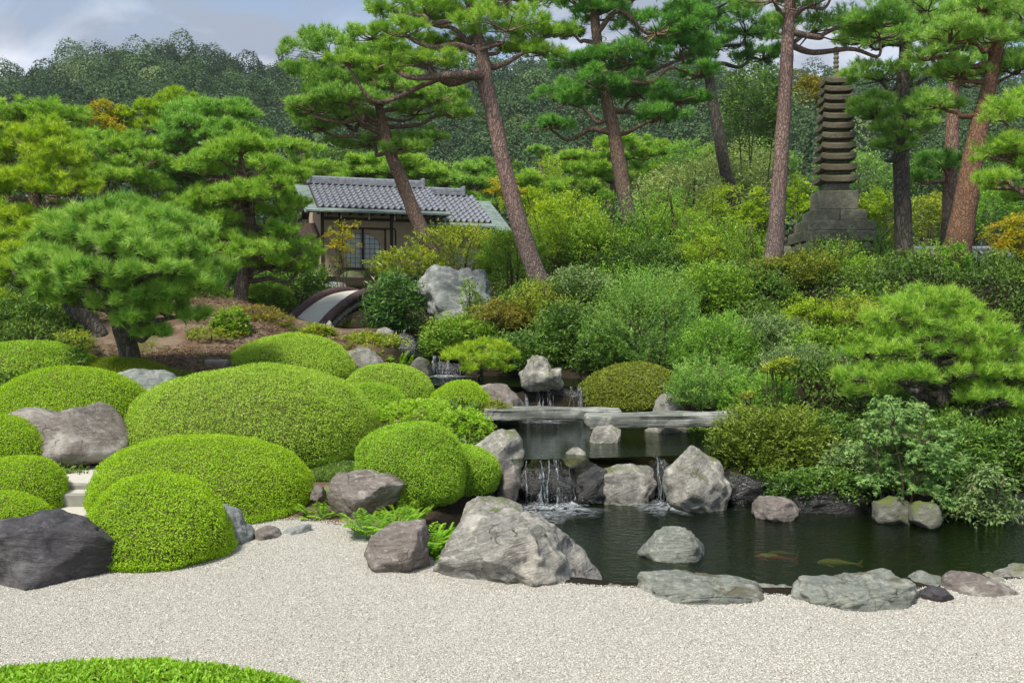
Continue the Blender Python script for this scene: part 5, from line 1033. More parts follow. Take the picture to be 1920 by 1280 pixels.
fall('dark small fall behind the overlap of the slabs', 1062, 1100, 14.88, UP_Z - .02, MID_Z, .12, 5, 4, .8)
fall('curtain waterfall behind the clipped domes', 800, 858, 17.08, TOP_Z, UP_Z, .10, 9, 5, .8)
fall('highest dim trickle below the arched bridge', 735, 762, 20.35, 1.48, TOP_Z, .12, 5, 6, .6)
fall('thin drips beside the small lip stone of the cascade', 1066, 1078, 10.6, MID_Z - .03, POND_Z, .05, 2, 7, .5)

# ------------------------------------------------------------------ slab bridge: two long stone planks
def slab(label, x0, x1, ytop, ybot, d, wd, seed, yaw):
    zt, zb_ = P(960, ytop, d)[2], P(960, ybot, d)[2]; a, b = P(x0, ytop, d)[0], P(x1, ytop, d)[0]
    nx, ny, nz = 70, 14, 8; g = Geo(); n, fc = ico(6)
    e = np.sign(n) * np.abs(n) ** .28; e = np.clip(e / np.abs(e).max(1, keepdims=True) * np.minimum(1, .9 + .1 * np.abs(n)), -1, 1)
    v = e * np.array([(b - a) / 2, wd / 2, (zt - zb_) / 2])
    nrm = norm(n); q = v * np.array([1.2, 2, 2])
    lay = vnoise(np.stack([v[:, 2] * 22 + v[:, 0] * .8, v[:, 0] * 1.1, v[:, 1] * 1.5], 1), seed)
    v = v + nrm * np.array([.6, 1, .5]) * (.018 * fbm(q * 2.5, seed, 4) + .016 * lay * (np.abs(n[:, 2]) < .75))[:, None]
    v[:, 2] += .02 * fbm(np.stack([v[:, 0] * 1.3, v[:, 1], v[:, 0] * 0], 1), seed + 2, 2)
    org = np.array([(a + b) / 2, d, zb_])
    v = v @ rotz(yaw).T + np.array([(a + b) / 2, d, (zt + zb_) / 2]); g.add(v, tris=fc, smooth=True)
    return tag(g.build('stone_slab', MT['slab'], origin=org), label, 'stone slab', 'slabs of the flat stone bridge')
MT['slab'] = rockmat('bridge_slab_stone', (.085, .095, .088), (.25, .265, .245), (.46, .47, .45), .5, scale=3., stretch=(.35, 1, 3.), rotx=0.)
slab('left stone slab of the flat bridge, its right end behind the other', 908, 1166, 765, 785, 13.35, .46, 1, -.04)
slab('right stone slab of the flat bridge, its left end in front', 1097, 1385, 775, 797, 12.45, .50, 2, .03)

# ------------------------------------------------------------------ arched earth bridge
S0 = P(566, 606, 21.); dirv = np.array([.35, .937, 0.]); per = np.array([.937, -.35, 0.])
bl, rise, hw = 5.0, .76, .44
def arc(s): return S0[2] - .12 + rise * 4 * s * (1 - s) * .95 + .26 * s
root = thing('arched_bridge', 'small arched bridge with a sandy deck and dark log edges', 'bridge', S0)
ss = np.linspace(-.04, 1.04, 40); line = np.array([S0 + dirv * bl * s for s in ss]); line[:, 2] = arc(ss)
g = Geo(); cr = np.linspace(-1, 1, 9)
X = np.array([[line[i] + per * hw * c + np.array([0, 0, .05 * (1 - c * c)]) for c in cr] for i in range(40)])
v, q = gridmesh(X[..., 0], X[..., 1], X[..., 2]); g.add(v, quads=q, smooth=True)
v2 = v - [0, 0, .22]; g.add(v2, quads=q[:, ::-1], smooth=True); g.build('deck', MT['sand'], root, S0)
for s_ in (-1, 1):
    g = Geo(); tube(g, line + per * s_ * (hw + .07) + [0, 0, .03], np.full(40, .115), n=50, sides=12, rough=.08, seed=s_ + 5)
    g.build('edge_log', MT['log'], root, S0)
rg = np.random.default_rng(3); g = Geo()
for s in np.linspace(.01, .99, 40):
    p0 = S0 + dirv * bl * s; p0[2] = arc(s) - .17
    tube(g, [p0 - per * (hw + .16 + rg.uniform(0, .03)), p0 + per * (hw + .16 + rg.uniform(0, .03))], [.055, .055], n=3, sides=8, rough=.1, seed=int(s * 99))
g.build('cross_logs', MT['thatch'], root, S0)
for s_ in (-1, 1):
    g = Geo(); l2 = line.copy(); l2[:, 2] -= .32; tube(g, l2 + per * s_ * hw * .6, np.full(40, .11), n=40, sides=8); g.build('beam', MT['timber'], root, S0)
g = Geo()                                                            # pale apron before the bridge
pth = np.array([P(548, 628, 20.2), P(556, 614, 20.7), P(566, 604, 21.2)])
c = catmull(pth, 12); T = norm(np.gradient(c, axis=0)); sd_ = np.stack([T[:, 1], -T[:, 0], 0 * T[:, 0]], 1)
X = np.array([[c[i] + sd_[i] * k * .5 for k in np.linspace(-1, 1, 7)] for i in range(12)])
Z = terrain(X[..., 0], X[..., 1]) + .03
v, q = gridmesh(X[..., 0], X[..., 1], Z); g.add(v, quads=q, smooth=True); tag(g.build('garden_path', MT['sand']), kind='structure')

# pale stepped path at left
cpx = P(140, 900, 9.7)[0]
g = Geo(); box(g, (cpx - .2, 10.62, .08), (2.0, 1.40, .2)); g.build('step_terrace', MT['sand']); tag(bpy.data.objects['step_terrace'], kind='structure')
for i, (yy, zt, lab) in enumerate(((9.87, .183, 'upper low stone kerb of the pale stepped path at left'), (9.57, .138, 'lower stone kerb of the pale stepped path at left'))):
    g = Geo(); box(g, (cpx - .2, yy, zt / 2 - .05), (1.7, .09, zt + .1), bev=.012)
    tag(g.build('kerb_stone', MT['kerb'], origin=(cpx - .2, yy, 0)), lab, 'kerb')
g = Geo(); box(g, (cpx - .2, 9.72, .055), (1.7, .20, .15)); g.build('step_tread', MT['sand']); tag(bpy.data.objects['step_tread'], kind='structure')
g = Geo(); box(g, (cpx - .2, 9.30, -.03), (1.4, .45, .074)); g.build('step_foot', MT['sand']); tag(bpy.data.objects['step_foot'], kind='structure')
g = Geo(); c = P(406, 682, 15.2); box(g, (c[0], 15.2, c[2] - .1), (.36, .2, .34), bev=.015); tag(g.build('kerb_stone', MT['kerb'], origin=(c[0], 15.2, c[2] - .27)), 'short pale kerb block beside the smooth back dome', 'kerb')

# ------------------------------------------------------------------ tea house
HA = math.radians(20); HO = np.array([-6.0, 29.0, 0.]); tu = np.array([math.cos(HA), math.sin(HA), 0]); tv = np.array([-math.sin(HA), math.cos(HA), 0]); HR = np.column_stack([tu, tv, [0, 0, 1]])
def HL(u, v, z): return HO + tu * u + tv * v + np.array([0, 0, z])
def hu(px):                              # along-wall coordinate of a photograph column on the front wall
    a = (px - 960) / F; return (6 + 29 * a) / (tu[0] - a * tu[1])
def hz(py, u, v=0.): y = HL(u, v, 0)[1]; return P(960, py, y)[2]
HB = HL(0, 0, 2.75)
house = thing('tea_house', 'small tea house with grey tile roof and green copper eaves', 'house', HB)
def hbox(g, u0, u1, v0, v1, z0, z1, bev=0., mat=0): box(g, HL((u0 + u1) / 2, (v0 + v1) / 2, (z0 + z1) / 2), (u1 - u0, v1 - v0, z1 - z0), HR, bev=bev, mat=mat)
ZE1, ZE2 = 4.93, 4.60
g = Geo(); wl, wr = hu(641), hu(722); wzb, wzt = hz(502, 1), hz(429, 1)
# front wall with the window opening left free
hbox(g, hu(604), wl, 0, .12, 2.4, 5.0); hbox(g, wr, 4.0, 0, .12, 2.4, 5.0); hbox(g, wl, wr, 0, .12, 2.4, wzb); hbox(g, wl, wr, 0, .12, wzt, 5.0)
hbox(g, hu(604), hu(604) + .12, .12, 2.9, 2.4, 5.3); hbox(g, hu(604) + .12, 4.0, 2.8, 2.9, 2.4, 5.0); hbox(g, 3.88, 4.0, .12, 2.8, 2.4, 5.3)
g.build('wall', MT['plaster'], house, HB)
g = Geo(); hbox(g, 4.0, 5.7, .35, .47, 2.4, 4.62); hbox(g, 5.58, 5.7, .47, 3., 2.4, 4.9); g.build('side_wall', MT['plaster'], house, HB)
g = Geo(); hbox(g, 4.25, 5.35, .33, .36, 3.35, 3.85); g.build('side_window', MT['paper'], house, HB)
for px in (606, 639, 735):
    g = Geo(); u = hu(px); hbox(g, u - .05, u + .05, -.03, .02, 2.5, 4.95, .006); g.build('post', MT['timber'], house, HB)
for u in (4.02, 5.66):
    g = Geo(); hbox(g, u - .05, u + .05, .30, .36, 2.5, 4.6, .006); g.build('post', MT['timber'], house, HB)
g = Geo(); hbox(g, hu(604), 4.0, -.02, .02, 4.70, 4.80); g.build('wall_beam', MT['timber'], house, HB)
# round window: paper disc behind a plaster surround cut to a circle with a flat foot
g = Geo(); uc = (wl + wr) / 2; zc = wzb + .50; Rw = .63
ths = np.linspace(-2.45 + 0, math.pi + 2.45 - 0, 80); ths = np.linspace(-math.pi / 2, 1.5 * math.pi, 97)[:-1]
def circ(th):
    x, z = math.cos(th) * Rw, math.sin(th) * Rw; return x, max(z, wzb + .03 - zc)
inner = [circ(a) for a in ths]; outer = []
for a in ths:
    dx, dz = math.cos(a), math.sin(a); kx = ((wr - wl) / 2) / max(abs(dx), 1e-6); kz = ((wzt - zc) if dz > 0 else (zc - wzb)) / max(abs(dz), 1e-6); k = min(kx, kz); outer.append((dx * k, dz * k))
v = [HL(uc + x, .05, zc + z) for x, z in inner] + [HL(uc + x, .05, zc + z) for x, z in outer] + [HL(uc + x, .09, zc + z) for x, z in inner]
nI = len(inner); k = np.arange(nI); k1 = (k + 1) % nI
g.add(v, quads=np.concatenate([np.stack([k, k1, k1 + nI, k + nI], 1), np.stack([k, k1, k1 + 2 * nI, k + 2 * nI], 1)]))
win = g.build('window', MT['plaster'], house, HB)
g = Geo(); hbox(g, wl, wr, .098, .104, wzb, wzt); g.build('paper_screen', MT['paper'], win)
bpy.data.objects['paper_screen'].data.transform(__import__('mathutils').Matrix.Translation(-__import__('mathutils').Vector(HB)))
g = Geo()
for i in range(1, 9): u = wl + (wr - wl) * i / 9; hbox(g, u - .006, u + .006, .086, .096, wzb + .03, zc + Rw)
for i in range(1, 8): z = wzb + (wzt - wzb) * i / 8; hbox(g, wl, wr, .088, .0955, z - .006, z + .006)
g.build('lattice', MT['timber'], win, HB)
g = Geo(); hbox(g, uc - .035, uc + .035, .03, .085, wzb, wzt); hbox(g, wl - .05, wl, -.025, .06, wzb, wzt); hbox(g, wr, wr + .05, -.025, .06, wzb, wzt); hbox(g, wl - .08, wr + .08, -.03, .07, wzb - .07, wzb); hbox(g, wl - .08, wr + .35, -.03, .05, wzt, wzt + .05)
g.build('window_frame', MT['timber'], win, HB)
g = Geo(); hbox(g, wr + .34, wr + .39, -.02, .03, wzb - .3, wzt); g.build('batten', MT['timber'], house, HB)

def tile_roof(u0, u1, v0, z0, v1, z1, nu, nv, name='roof'):
    """rows of wavy pan tiles from the eave (v0, z0) up to the ridge (v1, z1)"""
    g = Geo(); su = nu * 8 + 1; U = np.linspace(u0, u1, su); ph = (np.arange(su) / 8.) % 1
    wave = .055 * np.where(ph < .62, -np.sin(ph / .62 * math.pi) * .55, np.sin((ph - .62) / .38 * math.pi) * .75)
    sl = np.array([v1 - v0, z1 - z0]); ln = np.linalg.norm(sl); sl = sl / ln; nr = np.array([-sl[1], sl[0]])
    for r in range(nv):
        a, b = r / nv * ln, (r + 1.12) / nv * ln; pr = []
        for (tt, hh) in ((a, -.010), (a, .048), (a + (b - a) * .5, .030), (b, .012)):
            h = wave + hh; w_ = tt + .035 * np.cos(ph * 6.283 + .8) * (1 if tt == a else .0)
            vv = v0 + sl[0] * w_ + nr[0] * h; zz = z0 + sl[1] * w_ + nr[1] * h
            pr.append(np.stack([HO[0] + tu[0] * U + tv[0] * vv, HO[1] + tu[1] * U + tv[1] * vv, zz], 1))
        v = np.concatenate(pr); k = np.arange(su - 1)
        q = np.concatenate([np.stack([k + m_ * su, k + 1 + m_ * su, k + 1 + (m_ + 1) * su, k + (m_ + 1) * su], 1) for m_ in range(3)])
        g.add(v, quads=q, tint=np.random.default_rng(r).uniform(0, 1))
    return g.build(name, MT['tile'], house, HB)
def slope_sheet(g, u0, u1, v0, z0, v1, z1, th=.06):
    v = np.array([HL(u, v_, z) for (v_, z) in ((v0, z0), (v1, z1)) for u in (u0, u1)]); v = np.vstack([v, v - [0, 0, th]])
    g.add(v, quads=[[0, 1, 3, 2], [4, 6, 7, 5], [0, 4, 5, 1], [1, 5, 7, 3], [3, 7, 6, 2], [2, 6, 4, 0]])
R1 = dict(v0=-.50, z0=5.06, v1=1.6, z1=6.02); R2 = dict(v0=-.10, z0=4.76, v1=2.0, z1=5.86)
rf = tile_roof(-.22, 3.9, nu=20, nv=9, **R1)
rf2 = tile_roof(3.3, 5.62, nu=11, nv=9, **R2)
s1 = (R1['z1'] - R1['z0']) / 2.1; s2 = (R2['z1'] - R2['z0']) / 2.1
g = Geo(); slope_sheet(g, -.24, 3.92, -.52, 5.045, 1.62, 6.02, .10); slope_sheet(g, -.24, 3.92, 3.6, 5.1, 1.63, 6.02, .1); g.build('roof_deck', MT['timber'], house, HB)
g = Geo(); slope_sheet(g, 3.2, 5.62, -.12, 4.745, 2.02, 5.86, .10); slope_sheet(g, 3.2, 5.62, 3.9, 4.9, 2.03, 5.86, .1); g.build('roof_deck', MT['timber'], house, HB)
for (u0, u1, R_1, s_) in ((-.62, 4.0, R1, s1), (3.2, 5.66, R2, s2)):      # eave bands
    g = Geo(); v_a, v_b = R_1['v0'] - .36, R_1['v0'] + .02; slope_sheet(g, u0, u1, v_a, R_1['z0'] - .36 * s_ * .6 - .03, v_b, R_1['z0'] - .02, .055)
    g.build('copper_eave', MT['copper'], house, HB)
def skirt(u0, u1, R_1, dz):
    g = Geo(); nst = 18
    for i in range(nst):
        a, b = i / nst, (i + 1) / nst; f = lambda k: (R_1['v0'] - .30 + (R_1['v1'] + .30 - R_1['v0']) * k, R_1['z0'] - .15 + dz + (R_1['z1'] - R_1['z0'] + .12) * k)
        (va, za), (vb, zb_) = f(a), f(b); slope_sheet(g, u0, u1, va, za + .006, vb + .01, zb_ - .002, .04)
    g.build('copper_skirt', MT['copper'], house, HB)
skirt(-.66, -.225, R1, -.03); skirt(5.625, 6.25, R2, -.12)
for (u0, u1, R_1) in ((-.16, 3.62, R1), (3.5, 5.2, R2)):                    # ridges
    g = Geo(); hbox(g, u0, u1, R_1['v1'] - .12, R_1['v1'] + .12, R_1['z1'] + .0, R_1['z1'] + .10, .01); hbox(g, u0, u1, R_1['v1'] - .10, R_1['v1'] + .10, R_1['z1'] + .10, R_1['z1'] + .17, .01)
    tube(g, [HL(u0, R_1['v1'], R_1['z1'] + .19), HL((u0 + u1) / 2, R_1['v1'], R_1['z1'] + .19), HL(u1, R_1['v1'], R_1['z1'] + .19)], [.075] * 3, n=40, sides=10)
    rd = g.build('ridge', MT['tile'], house, HB)
    for u in (u0 - .05, u1 + .05):
        g = Geo(); hbox(g, u - .06, u + .06, R_1['v1'] - .15, R_1['v1'] + .15, R_1['z1'] - .02, R_1['z1'] + .33, .03); g.build('ridge_end_tile', MT['tile'], rd).data.transform(__import__('mathutils').Matrix.Translation(-__import__('mathutils').Vector(HB)))
g = Geo()
for i in range(14): u = -.5 + i * .34; hbox(g, u - .03, u + .03, -.80, .0, 4.87, 4.92)
g.build('rafters', MT['timber'], house, HB)
for px in (635, 686, 733):
    g = Geo(); u = hu(px); tube(g, [HL(u, -.66, 4.9), HL(u, -.66, 4.78), HL(u, -.64, 4.70)], [.012, .012, .03], n=8, sides=6); g.build('gutter_hook', MT['white'], house, HB)
g = Geo(); tube(g, [HL(3.9, -.4, 4.50), HL(4.8, -.4, 4.49), HL(5.7, -.4, 4.48)], [.035] * 3, n=10, sides=8); g.build('gutter', MT['copper'], house, HB)
g = Geo(); slope_sheet(g, hu(604) - .95, hu(604) + .3, .2, 4.2, 1.4, 4.7, .06); slope_sheet(g, hu(604) - .95, hu(604) + .3, 2.4, 4.2, 1.39, 4.7, .06); g.build('porch_roof', MT['timber'], house, HB)

# ------------------------------------------------------------------ stone pagoda
PD = 24.; PA = math.radians(-5); PR = rotz(PA); pcx = P(1563, 400, PD)[0]
def pz(py): return P(1563, py, PD)[2]
PB = np.array([pcx, PD, pz(515)])
pag = thing('stone_pagoda', 'tall weathered stone pagoda of many stacked roofs on a stepped rubble base', 'pagoda', PB)
def pbox(name, w_, y0, y1, mat='pagoda', bev=.02, parent=pag, seams=0):
    g = Geo(); z0, z1 = pz(y0), pz(y1)
    if seams:
        for sx in (-1, 1): box(g, np.array([pcx, PD, (z0 + z1) / 2]) + PR @ np.array([sx * (w_ / 4 + .004), 0, 0]), (w_ / 2 - .008, w_, z1 - z0), PR, bev=bev)
    else: box(g, (pcx, PD, (z0 + z1) / 2), (w_, w_, z1 - z0), PR, bev=bev)
    return g.build(name, MT[mat], parent, PB)
k_ = .83
W_ = lambda px: M(px, PD) * k_
pbox('base_step', W_(166), 457, 437); pbox('base_step', W_(144), 436.6, 417); pbox('base_step', W_(114), 416.6, 397, seams=1); pbox('base_block', W_(85), 396.6, 361, bev=.025); pbox('shaft', W_(54), 360.6, 346)
# rubble plinth
g = Geo(); rg = np.random.default_rng(77); hw_ = W_(160) / 2; zb0, zt0 = pz(530), pz(457.5)
n_, fc_ = ico(2)
for side in range(4):
    R4 = PR @ rotz(side * math.pi / 2); z = zb0
    for row in range(3):
        hh = (zt0 - zb0) / 3; x = -hw_
        while x < hw_:
            wd = rg.uniform(.22, .5); cx_ = x + wd / 2
            v = np.sign(n_) * np.abs(n_) ** .45 * np.array([wd * .5, .2, hh * .52]) * (1 + .10 * rg.normal(size=(len(n_), 1)) * .6)
            v = v @ rotz(rg.normal() * .06).T + np.array([cx_, -hw_ + .12 + rg.uniform(0, .06), z + hh / 2])
            v[:, 2] = np.minimum(v[:, 2], zt0 - .003); g.add(v @ R4.T + [pcx, PD, 0], tris=fc_, smooth=True); x += wd
        z += hh
box(g, (pcx, PD, (zb0 + zt0) / 2 - .01), (hw_ * 1.75, hw_ * 1.75, zt0 - zb0 - .03), PR)
g.build('rubble_plinth', MT['pagoda'], pag, PB)
def roof_tier(y, wpx, hpx):
    """one stone roof: flat underside, sides that lift at the corners, low sloping top"""
    g = Geo(); w_ = W_(wpx) / 2; z0 = pz(y); h = M(hpx, PD); N_ = 9; prof = []
    def ringpts(hw2, zf, lift):
        pts_ = []
        for sdn in range(4):
            for i in range(N_):
                s_ = -1 + 2 * i / N_; p_ = rotz(sdn * math.pi / 2) @ np.array([s_ * hw2, -hw2, 0]); pts_.append(p_ + [0, 0, zf + lift * abs(s_) ** 5])
        return np.array(pts_)
    rings = [ringpts(w_ * .62, 0, 0), ringpts(w_ * .90, .02 * h, .14 * h), ringpts(w_, .12 * h, .22 * h), ringpts(w_ * 1.0, .58 * h, .24 * h), ringpts(w_ * .82, .80 * h, .08 * h), ringpts(w_ * .60, 1.0 * h, 0)]
    v = np.concatenate(rings); c4 = 4 * N_; k = np.arange(c4); k1 = (k + 1) % c4
    q = np.concatenate([np.stack([k + i * c4, k1 + i * c4, k1 + (i + 1) * c4, k + (i + 1) * c4], 1) for i in range(5)])
    g.add(v @ PR.T + [pcx, PD, z0], quads=q)
    g.build('tier_roof', MT['pagoda_roof'], pag, PB)
ys_ = [346 - 21.2 * i + .28 * i * i for i in range(12)]
for i in range(11):
    wp = 79 - 1.9 * i
    roof_tier(ys_[i], wp, 17.5 - .3 * i)
    pbox('tier_body', W_(wp * .64), ys_[i] - 16.5 + .3 * i, ys_[i + 1] - .4)
g = Geo(); yt = ys_[11]; zt_ = pz(yt); c0 = np.array([pcx, PD, zt_])
hs = np.linspace(0, 1, 30); fin = .05 + .03 * np.abs(np.sin(hs * 22)) * (1 - hs * .4); fin[:4] = [.14, .15, .11, .06]; fin[-3:] = [.045, .06, .01]
tube(g, c0 + np.stack([hs * 0, hs * 0, hs * M(58, PD)], 1), fin, n=90, sides=14); g.build('finial', MT['pagoda'], pag, PB)

# low roofed garden wall glimpsed behind the orange trunk
gw = P(1775, 500, 29.); root = thing('garden_wall', 'low white garden wall with grey tile coping glimpsed behind right trunks', 'wall', (gw[0], 29, gw[2] - .8))
g = Geo(); box(g, (gw[0] + .3, 29.1, gw[2] - .35), (3.4, .16, 1.5)); g.build('wall_body', MT['white'], root, root.location)
g = Geo(); zc_ = P(1775, 476, 29.)[2]
for i in range(16):
    x = gw[0] - 1.35 + i * .22; tube(g, [(x, 28.72, zc_ - .12), (x, 28.92, zc_), (x, 29.1, zc_ + .10)], [.06] * 3, n=5, sides=8)
box(g, (gw[0] + .3, 29.0, zc_ - .075), (3.5, .6, .05), None); tube(g, [(gw[0] - 1.5, 29.1, zc_ + .16), (gw[0] + .3, 29.1, zc_ + .16), (gw[0] + 2.1, 29.1, zc_ + .16)], [.09] * 3, n=20, sides=10)
g.build('tile_coping', MT['tile'], root, root.location)
pp = P(1829, 520, 21.); g = Geo(); box(g, (pp[0], 21, pp[2]), (.035, .035, .9), bev=.004); box(g, (pp[0] - .16, 21, pp[2] + .02), (.27, .02, .5), bev=.004); box(g, (pp[0], 21, pp[2] + .47), (.05, .05, .03), bev=.004)
tag(g.build('notice_post', MT['white'], origin=(pp[0], 21, pp[2] - .45)), 'thin white post with a pale panel behind the low bright pine', 'post')

# ------------------------------------------------------------------ koi
m, t, o = mat_new('koi_skin_red'); co = N(t, 'ShaderNodeTexCoord').outputs['Object']
p = N(t, 'ShaderNodeBsdfPrincipled', {'Roughness': .35}); t.links.new(ramp(t, noise(t, co, 7, 2, .5), [(.46, (.75, .72, .66)), (.50, (.75, .09, .02))]), p.inputs['Base Color']); t.links.new(p.outputs[0], o.inputs['Surface']); MT['koi_red'] = m
MT['koi_pale'] = plain('koi_skin_pale', (.62, .50, .24), (.75, .66, .42), 8, .35, 0); MT['koi_dull'] = plain('koi_skin_dull', (.34, .27, .08), (.45, .36, .12), 8, .35, 0)
def koi(label, px, py, ang, Ln, mat, depth=.02):
    c = G(px, py, POND_Z); c[2] -= depth + .05; g = Geo(); s_ = np.linspace(0, 1, 28)
    pr = np.interp(s_, [0, .06, .2, .4, .65, .85, 1], [.012, .055, .092, .10, .07, .032, .022]) * Ln
    bend = .05 * Ln * np.sin(s_ * 4.2); x = (s_ - .45) * Ln; th = np.linspace(0, 6.283, 13)[:-1]
    v = np.stack([np.repeat(x[:, None], 12, 1), bend[:, None] + np.cos(th) * pr[:, None] * .78, np.sin(th) * pr[:, None]], -1)
    i = np.arange(27)[:, None] * 12; j = np.arange(12)[None, :]; k = (j + 1) % 12
    v = v.reshape(-1, 3); q = np.stack([i + j, i + k, i + k + 12, i + j + 12], -1).reshape(-1, 4); R = rotz(ang)
    g.add(v @ R.T + c, quads=q, smooth=True)
    def fin(pts): g.add(np.array(pts) * Ln @ R.T + c, quads=[[0, 1, 2, 3]])
    b = bend[-1] / Ln
    fin([(.53, b, .0), (.74, b + .03, .12), (.68, b + .02, .01), (.55, b, -.02)]); fin([(.53, b, .02), (.68, b + .02, -.01), (.74, b + .04, -.11), (.55, b, -.03)])
    fin([(-.12, .0, .09), (.02, .01, .13), (.16, .02, .10), (.12, .01, .07)])
    for sg in (-1, 1): fin([(-.24, sg * .06, -.03), (-.10, sg * .20, -.05), (-.06, sg * .17, -.05), (-.16, sg * .06, -.03)])
    return tag(g.build('koi', MT[mat], origin=c), label, 'fish', 'koi in the pond')
koi('red and white koi just under the dark pond surface', 1446, 1031, -.25, .34, 'koi_red')
koi('pale yellow koi swimming alone further right in the pond', 1565, 1041, -.06, .36, 'koi_pale')
koi('dull ochre koi beside the red and white one', 1462, 1020, .0, .26, 'koi_dull', .04)

# ------------------------------------------------------------------ wooded hill
RID = np.array([(-700, 230), (-300, 190), (0, 156), (60, 147), (130, 138), (200, 120), (270, 106), (340, 98), (400, 110), (480, 126), (560, 122), (700, 125), (900, 128), (1050, 124), (1200, 128), (1400, 136), (1700, 146), (2100, 156), (2600, 190)], float)
def hillz(x, y):
    px = 960 + F * x / np.clip(y, 88, 300); top = np.interp(px, RID[:, 0], RID[:, 1]) + 46; hz_ = EYE + 200. * (560 - top) / F
    s_ = np.clip((y - 88) / 112., 0, 1.6); base = 5.8
    gul = 2.6 * np.sin(x * .055 + y * .03 + 1) + 1.8 * fbm(np.stack([x * .035, y * .035, x * 0], -1), 31, 3)
    return base + (hz_ - base) * np.where(s_ < 1, s_ ** 1.3, 1 - (s_ - 1) * .5) + gul * np.clip(s_ * 3, 0, 1) * np.clip((1.15 - s_) * 2, 0.1, 1)
hx, hy = np.meshgrid(np.linspace(-170, 170, 110), np.linspace(86, 265, 70)); hzv = hillz(hx, hy); hzv[0] -= 2.
g = Geo(); v, q = gridmesh(hx, hy, hzv); g.add(v, quads=q, smooth=True)
tag(g.build('hill', plain('hill_soil', (.02, .022, .012), (.07, .055, .035), .4, .95, 0)), 'hill covered in dark woods behind the garden', 'hill', kind='structure')
rg = np.random.default_rng(44); pts = []
for y in np.arange(90, 214, 5.4):
    sx = .60 * y + 8
    for x in np.arange(-sx, sx, 6.3): pts.append((x + rg.uniform(-1.7, 1.7), y + rg.uniform(-1.6, 1.6)))
pts = np.array(pts)
bare = (np.abs(pts[:, 0] - 16 - (pts[:, 1] - 92) * .25) < 2.6) & (pts[:, 1] < 106)
pts = pts[~bare]; hz0 = hillz(pts[:, 0], pts[:, 1])
def crowns(pts, hz0, n_, rg, R0, sc=1.0, lift=.62):
    m_ = len(pts); R = R0 * rg.uniform(.7, 1.45, m_) * sc; hh = R * rg.uniform(1.0, 1.6, m_)
    c = np.stack([pts[:, 0], pts[:, 1], hz0 + R * lift + rg.uniform(0, 2.2, m_)], 1)
    dr = sph(rg, m_ * n_, -.35).reshape(m_, n_, 3); lob = norm(rg.normal(size=(m_, 7, 3)) + [0, -.3, .4])
    dt = np.einsum('mnk,mlk->mnl', dr, lob).max(2); k = (.72 + .34 * np.clip((dt - .55) / .45, 0, 1))[..., None] * rg.uniform(.9, 1.06, (m_, n_, 1))
    p = c[:, None, :] + dr * k * np.stack([R, R, hh], 1)[:, None, :]
    ti = np.clip(rg.normal(.40, .20, (m_, 1)) + .09 * rg.normal(size=(m_, n_)), 0, 1)
    return p.reshape(-1, 3), dr.reshape(-1, 3), ti.reshape(-1), c, R
p, dr, ti, c_, R_h = crowns(pts, hz0, 950, rg, 3.1)
g = Geo(); n_ = len(p); nd = norm(dr + .24 * rg.normal(size=(n_, 3)) + [0, 0, .1]); dv = norm(np.cross(nd, rg.normal(size=(n_, 3)))); kites(g, p, dv, nd, rg.uniform(.28, .62, n_), rg.uniform(.24, .46, n_), ti)
tag(g.build('forest', MT['forest']), 'dense dark green woodland covering the hill', 'forest', kind='stuff')
for i, (px, py, wpx, kind, lab) in enumerate(((527, 92, 24, 'cedar', 'pointed dark conifer standing on the hill skyline'), (35, 140, 80, 'b', 'airy pale tree on the hill skyline at the upper left'), (205, 116, 60, 'b', 'thin crowned tree sticking up from the hill skyline'),
                                              (280, 104, 90, 'b', 'broad tree left of the hill summit'), (345, 96, 100, 'b', 'rounded tree on the hill summit'), (430, 114, 84, 'b', 'small flat tree right of the hill summit'), (110, 136, 90, 'b', 'dark domed tree on the left shoulder of the hill'))):
    x0 = P(px, py, 201)[0]; zt2 = P(px, py, 201)[2]; zb2 = float(hillz(np.array([x0]), np.array([201.]))[0]); org = (x0, 201, zb2)
    root = thing('skyline_tree', lab, 'tree', org, 'trees along the hill skyline'); R = M(wpx, 201) / 2; gt = Geo(); tube(gt, [(x0, 201, zb2 - .5), (x0 + .2, 201, (zb2 + zt2) / 2), (x0, 201, zt2 - R)], [.25, .2, .08], n=8, sides=6)
    rg = np.random.default_rng(500 + i); n_ = 900 if kind == 'b' else 700; gf = Geo()
    if kind == 'cedar':
        s_ = rg.uniform(0, 1, n_) ** .7; hgt = max(zt2 - zb2, 9) + 1; an = rg.uniform(0, 6.283, n_); rr = R * (s_) * rg.uniform(.5, 1.05, n_); pp = np.stack([x0 + np.cos(an) * rr, 201 + np.sin(an) * rr, zt2 + 1 - s_ * hgt], 1); dd = norm(np.stack([np.cos(an), np.sin(an), .1 + 0 * an], 1))
    else:
        cl = norm(rg.normal(size=(9, 3))) * np.array([R * .7, R * .7, R * .5]); w0 = rg.integers(0, 9, n_); dd = norm(rg.normal(size=(n_, 3))); pp = np.array([x0, 201, zt2 - R * .7]) + cl[w0] + dd * R * .42 * rg.uniform(.5, 1, (n_, 1))
    kites(gf, pp, norm(dd + .7 * rg.normal(size=(n_, 3))), norm(dd + .6 * rg.normal(size=(n_, 3))), rg.uniform(.35, .8, n_), np.full(n_, .3), np.clip(.5 + .2 * rg.normal(size=n_), 0, 1))
    gt.build('trunk', MT['twig'], root, org); gf.build('crown', MT['forest'], root, org)
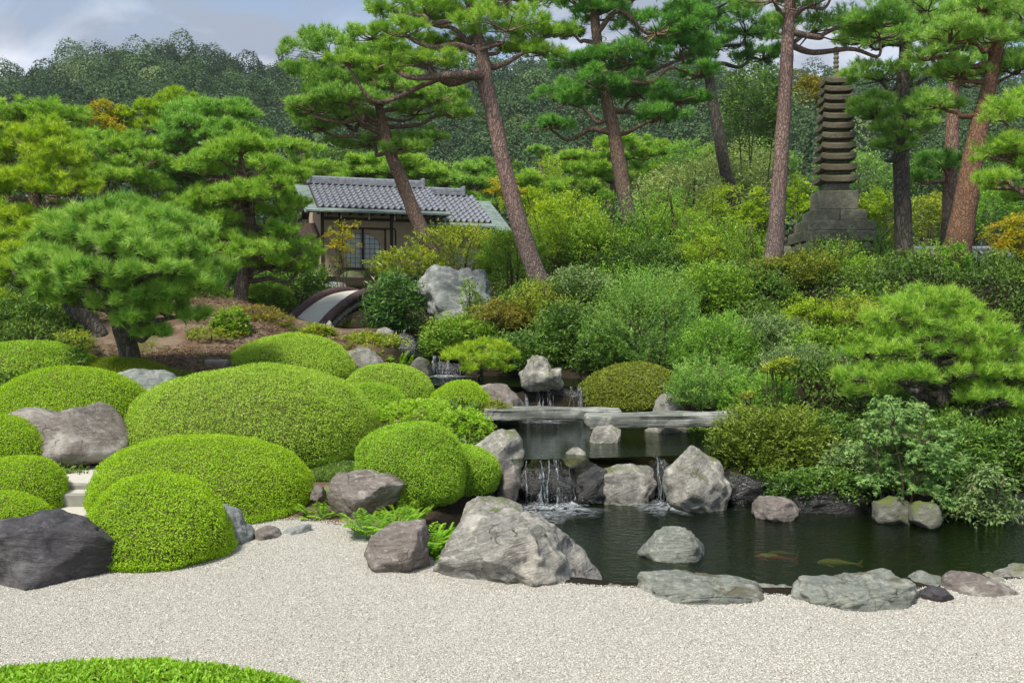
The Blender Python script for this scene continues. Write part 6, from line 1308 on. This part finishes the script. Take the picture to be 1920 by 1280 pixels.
for i, (px, py, w_, h_, d, kd, lb) in enumerate(((905, 335, 130, 84, 46, 'shrub_bright', 'rounded bright tree above the right end of the tea house roof'), (1085, 320, 150, 110, 46, 'maple_yg', 'rounded yellow green tree left of the layered pine trunk, far back'),
      (1250, 305, 150, 100, 45, 'shrub_bright', 'rounded bright tree between layered pine and thin brown pine'), (1395, 310, 150, 110, 41, 'pale_bush', 'pale green rounded tree between thin brown pine and pink trunk'),
      (985, 375, 120, 70, 38, 'maple_yg', 'small yellow green tree right behind the tallest trunk'), (770, 325, 150, 60, 48, 'shrub_bright', 'low bright tree peeping over the middle of the tea house ridge'))):
    S(lb, px, py, w_, h_, d, kd, .0026 * d, 620, 13, 400 + i, name='broadleaf_tree', cat='tree', upright=.4, group='rounded trees behind the pines')
# bushes and small trees between the garden and the hill foot
for i, (px, py, w_, h_, d, kind, lab) in enumerate(((1440, 300, 120, 90, 75, 'shrub_blue', 'pale bluish bush at the hill foot behind the pink trunk'), (1340, 300, 100, 60, 80, 'shrub', 'green bush at the hill foot left of the thin brown pine'),
      (940, 330, 120, 70, 70, 'shrub_dark', 'dark tree at the hill foot left of the tallest pine trunk'), (820, 330, 120, 60, 75, 'shrub', 'green tree at the hill foot above the tea house ridge'), (630, 310, 110, 80, 70, 'shrub_dark', 'dark tree at the hill foot beyond the pale soft pine'),
      (1600, 330, 160, 120, 55, 'shrub_blue', 'grey green tree far behind the pagoda'), (1880, 320, 180, 140, 50, 'shrub_dark', 'dark tree far behind the right edge pines'), (1740, 330, 120, 110, 60, 'shrub_dark', 'dark tree far behind the dark barked pine'), (1250, 385, 120, 60, 36, 'shrub_bright', 'bright bush left of the pale flowering bush'))):
    S(lab, px, py, w_, h_, d, kind, .0035 * d, 420, 12, 200 + i, name='broadleaf_tree', cat='tree', upright=.3)

# ------------------------------------------------------------------ air
m, t, o = mat_new('haze_air'); pv = N(t, 'ShaderNodeVolumePrincipled', {'Density': .00026, 'Anisotropy': .2}); pv.inputs['Color'].default_value = (.80, .90, 1., 1); t.links.new(pv.outputs[0], o.inputs['Volume'])
g = Geo(); box(g, (0, 130, 50), (720, 300, 108)); hz_o = g.build('haze', m); tag(hz_o, kind='stuff')
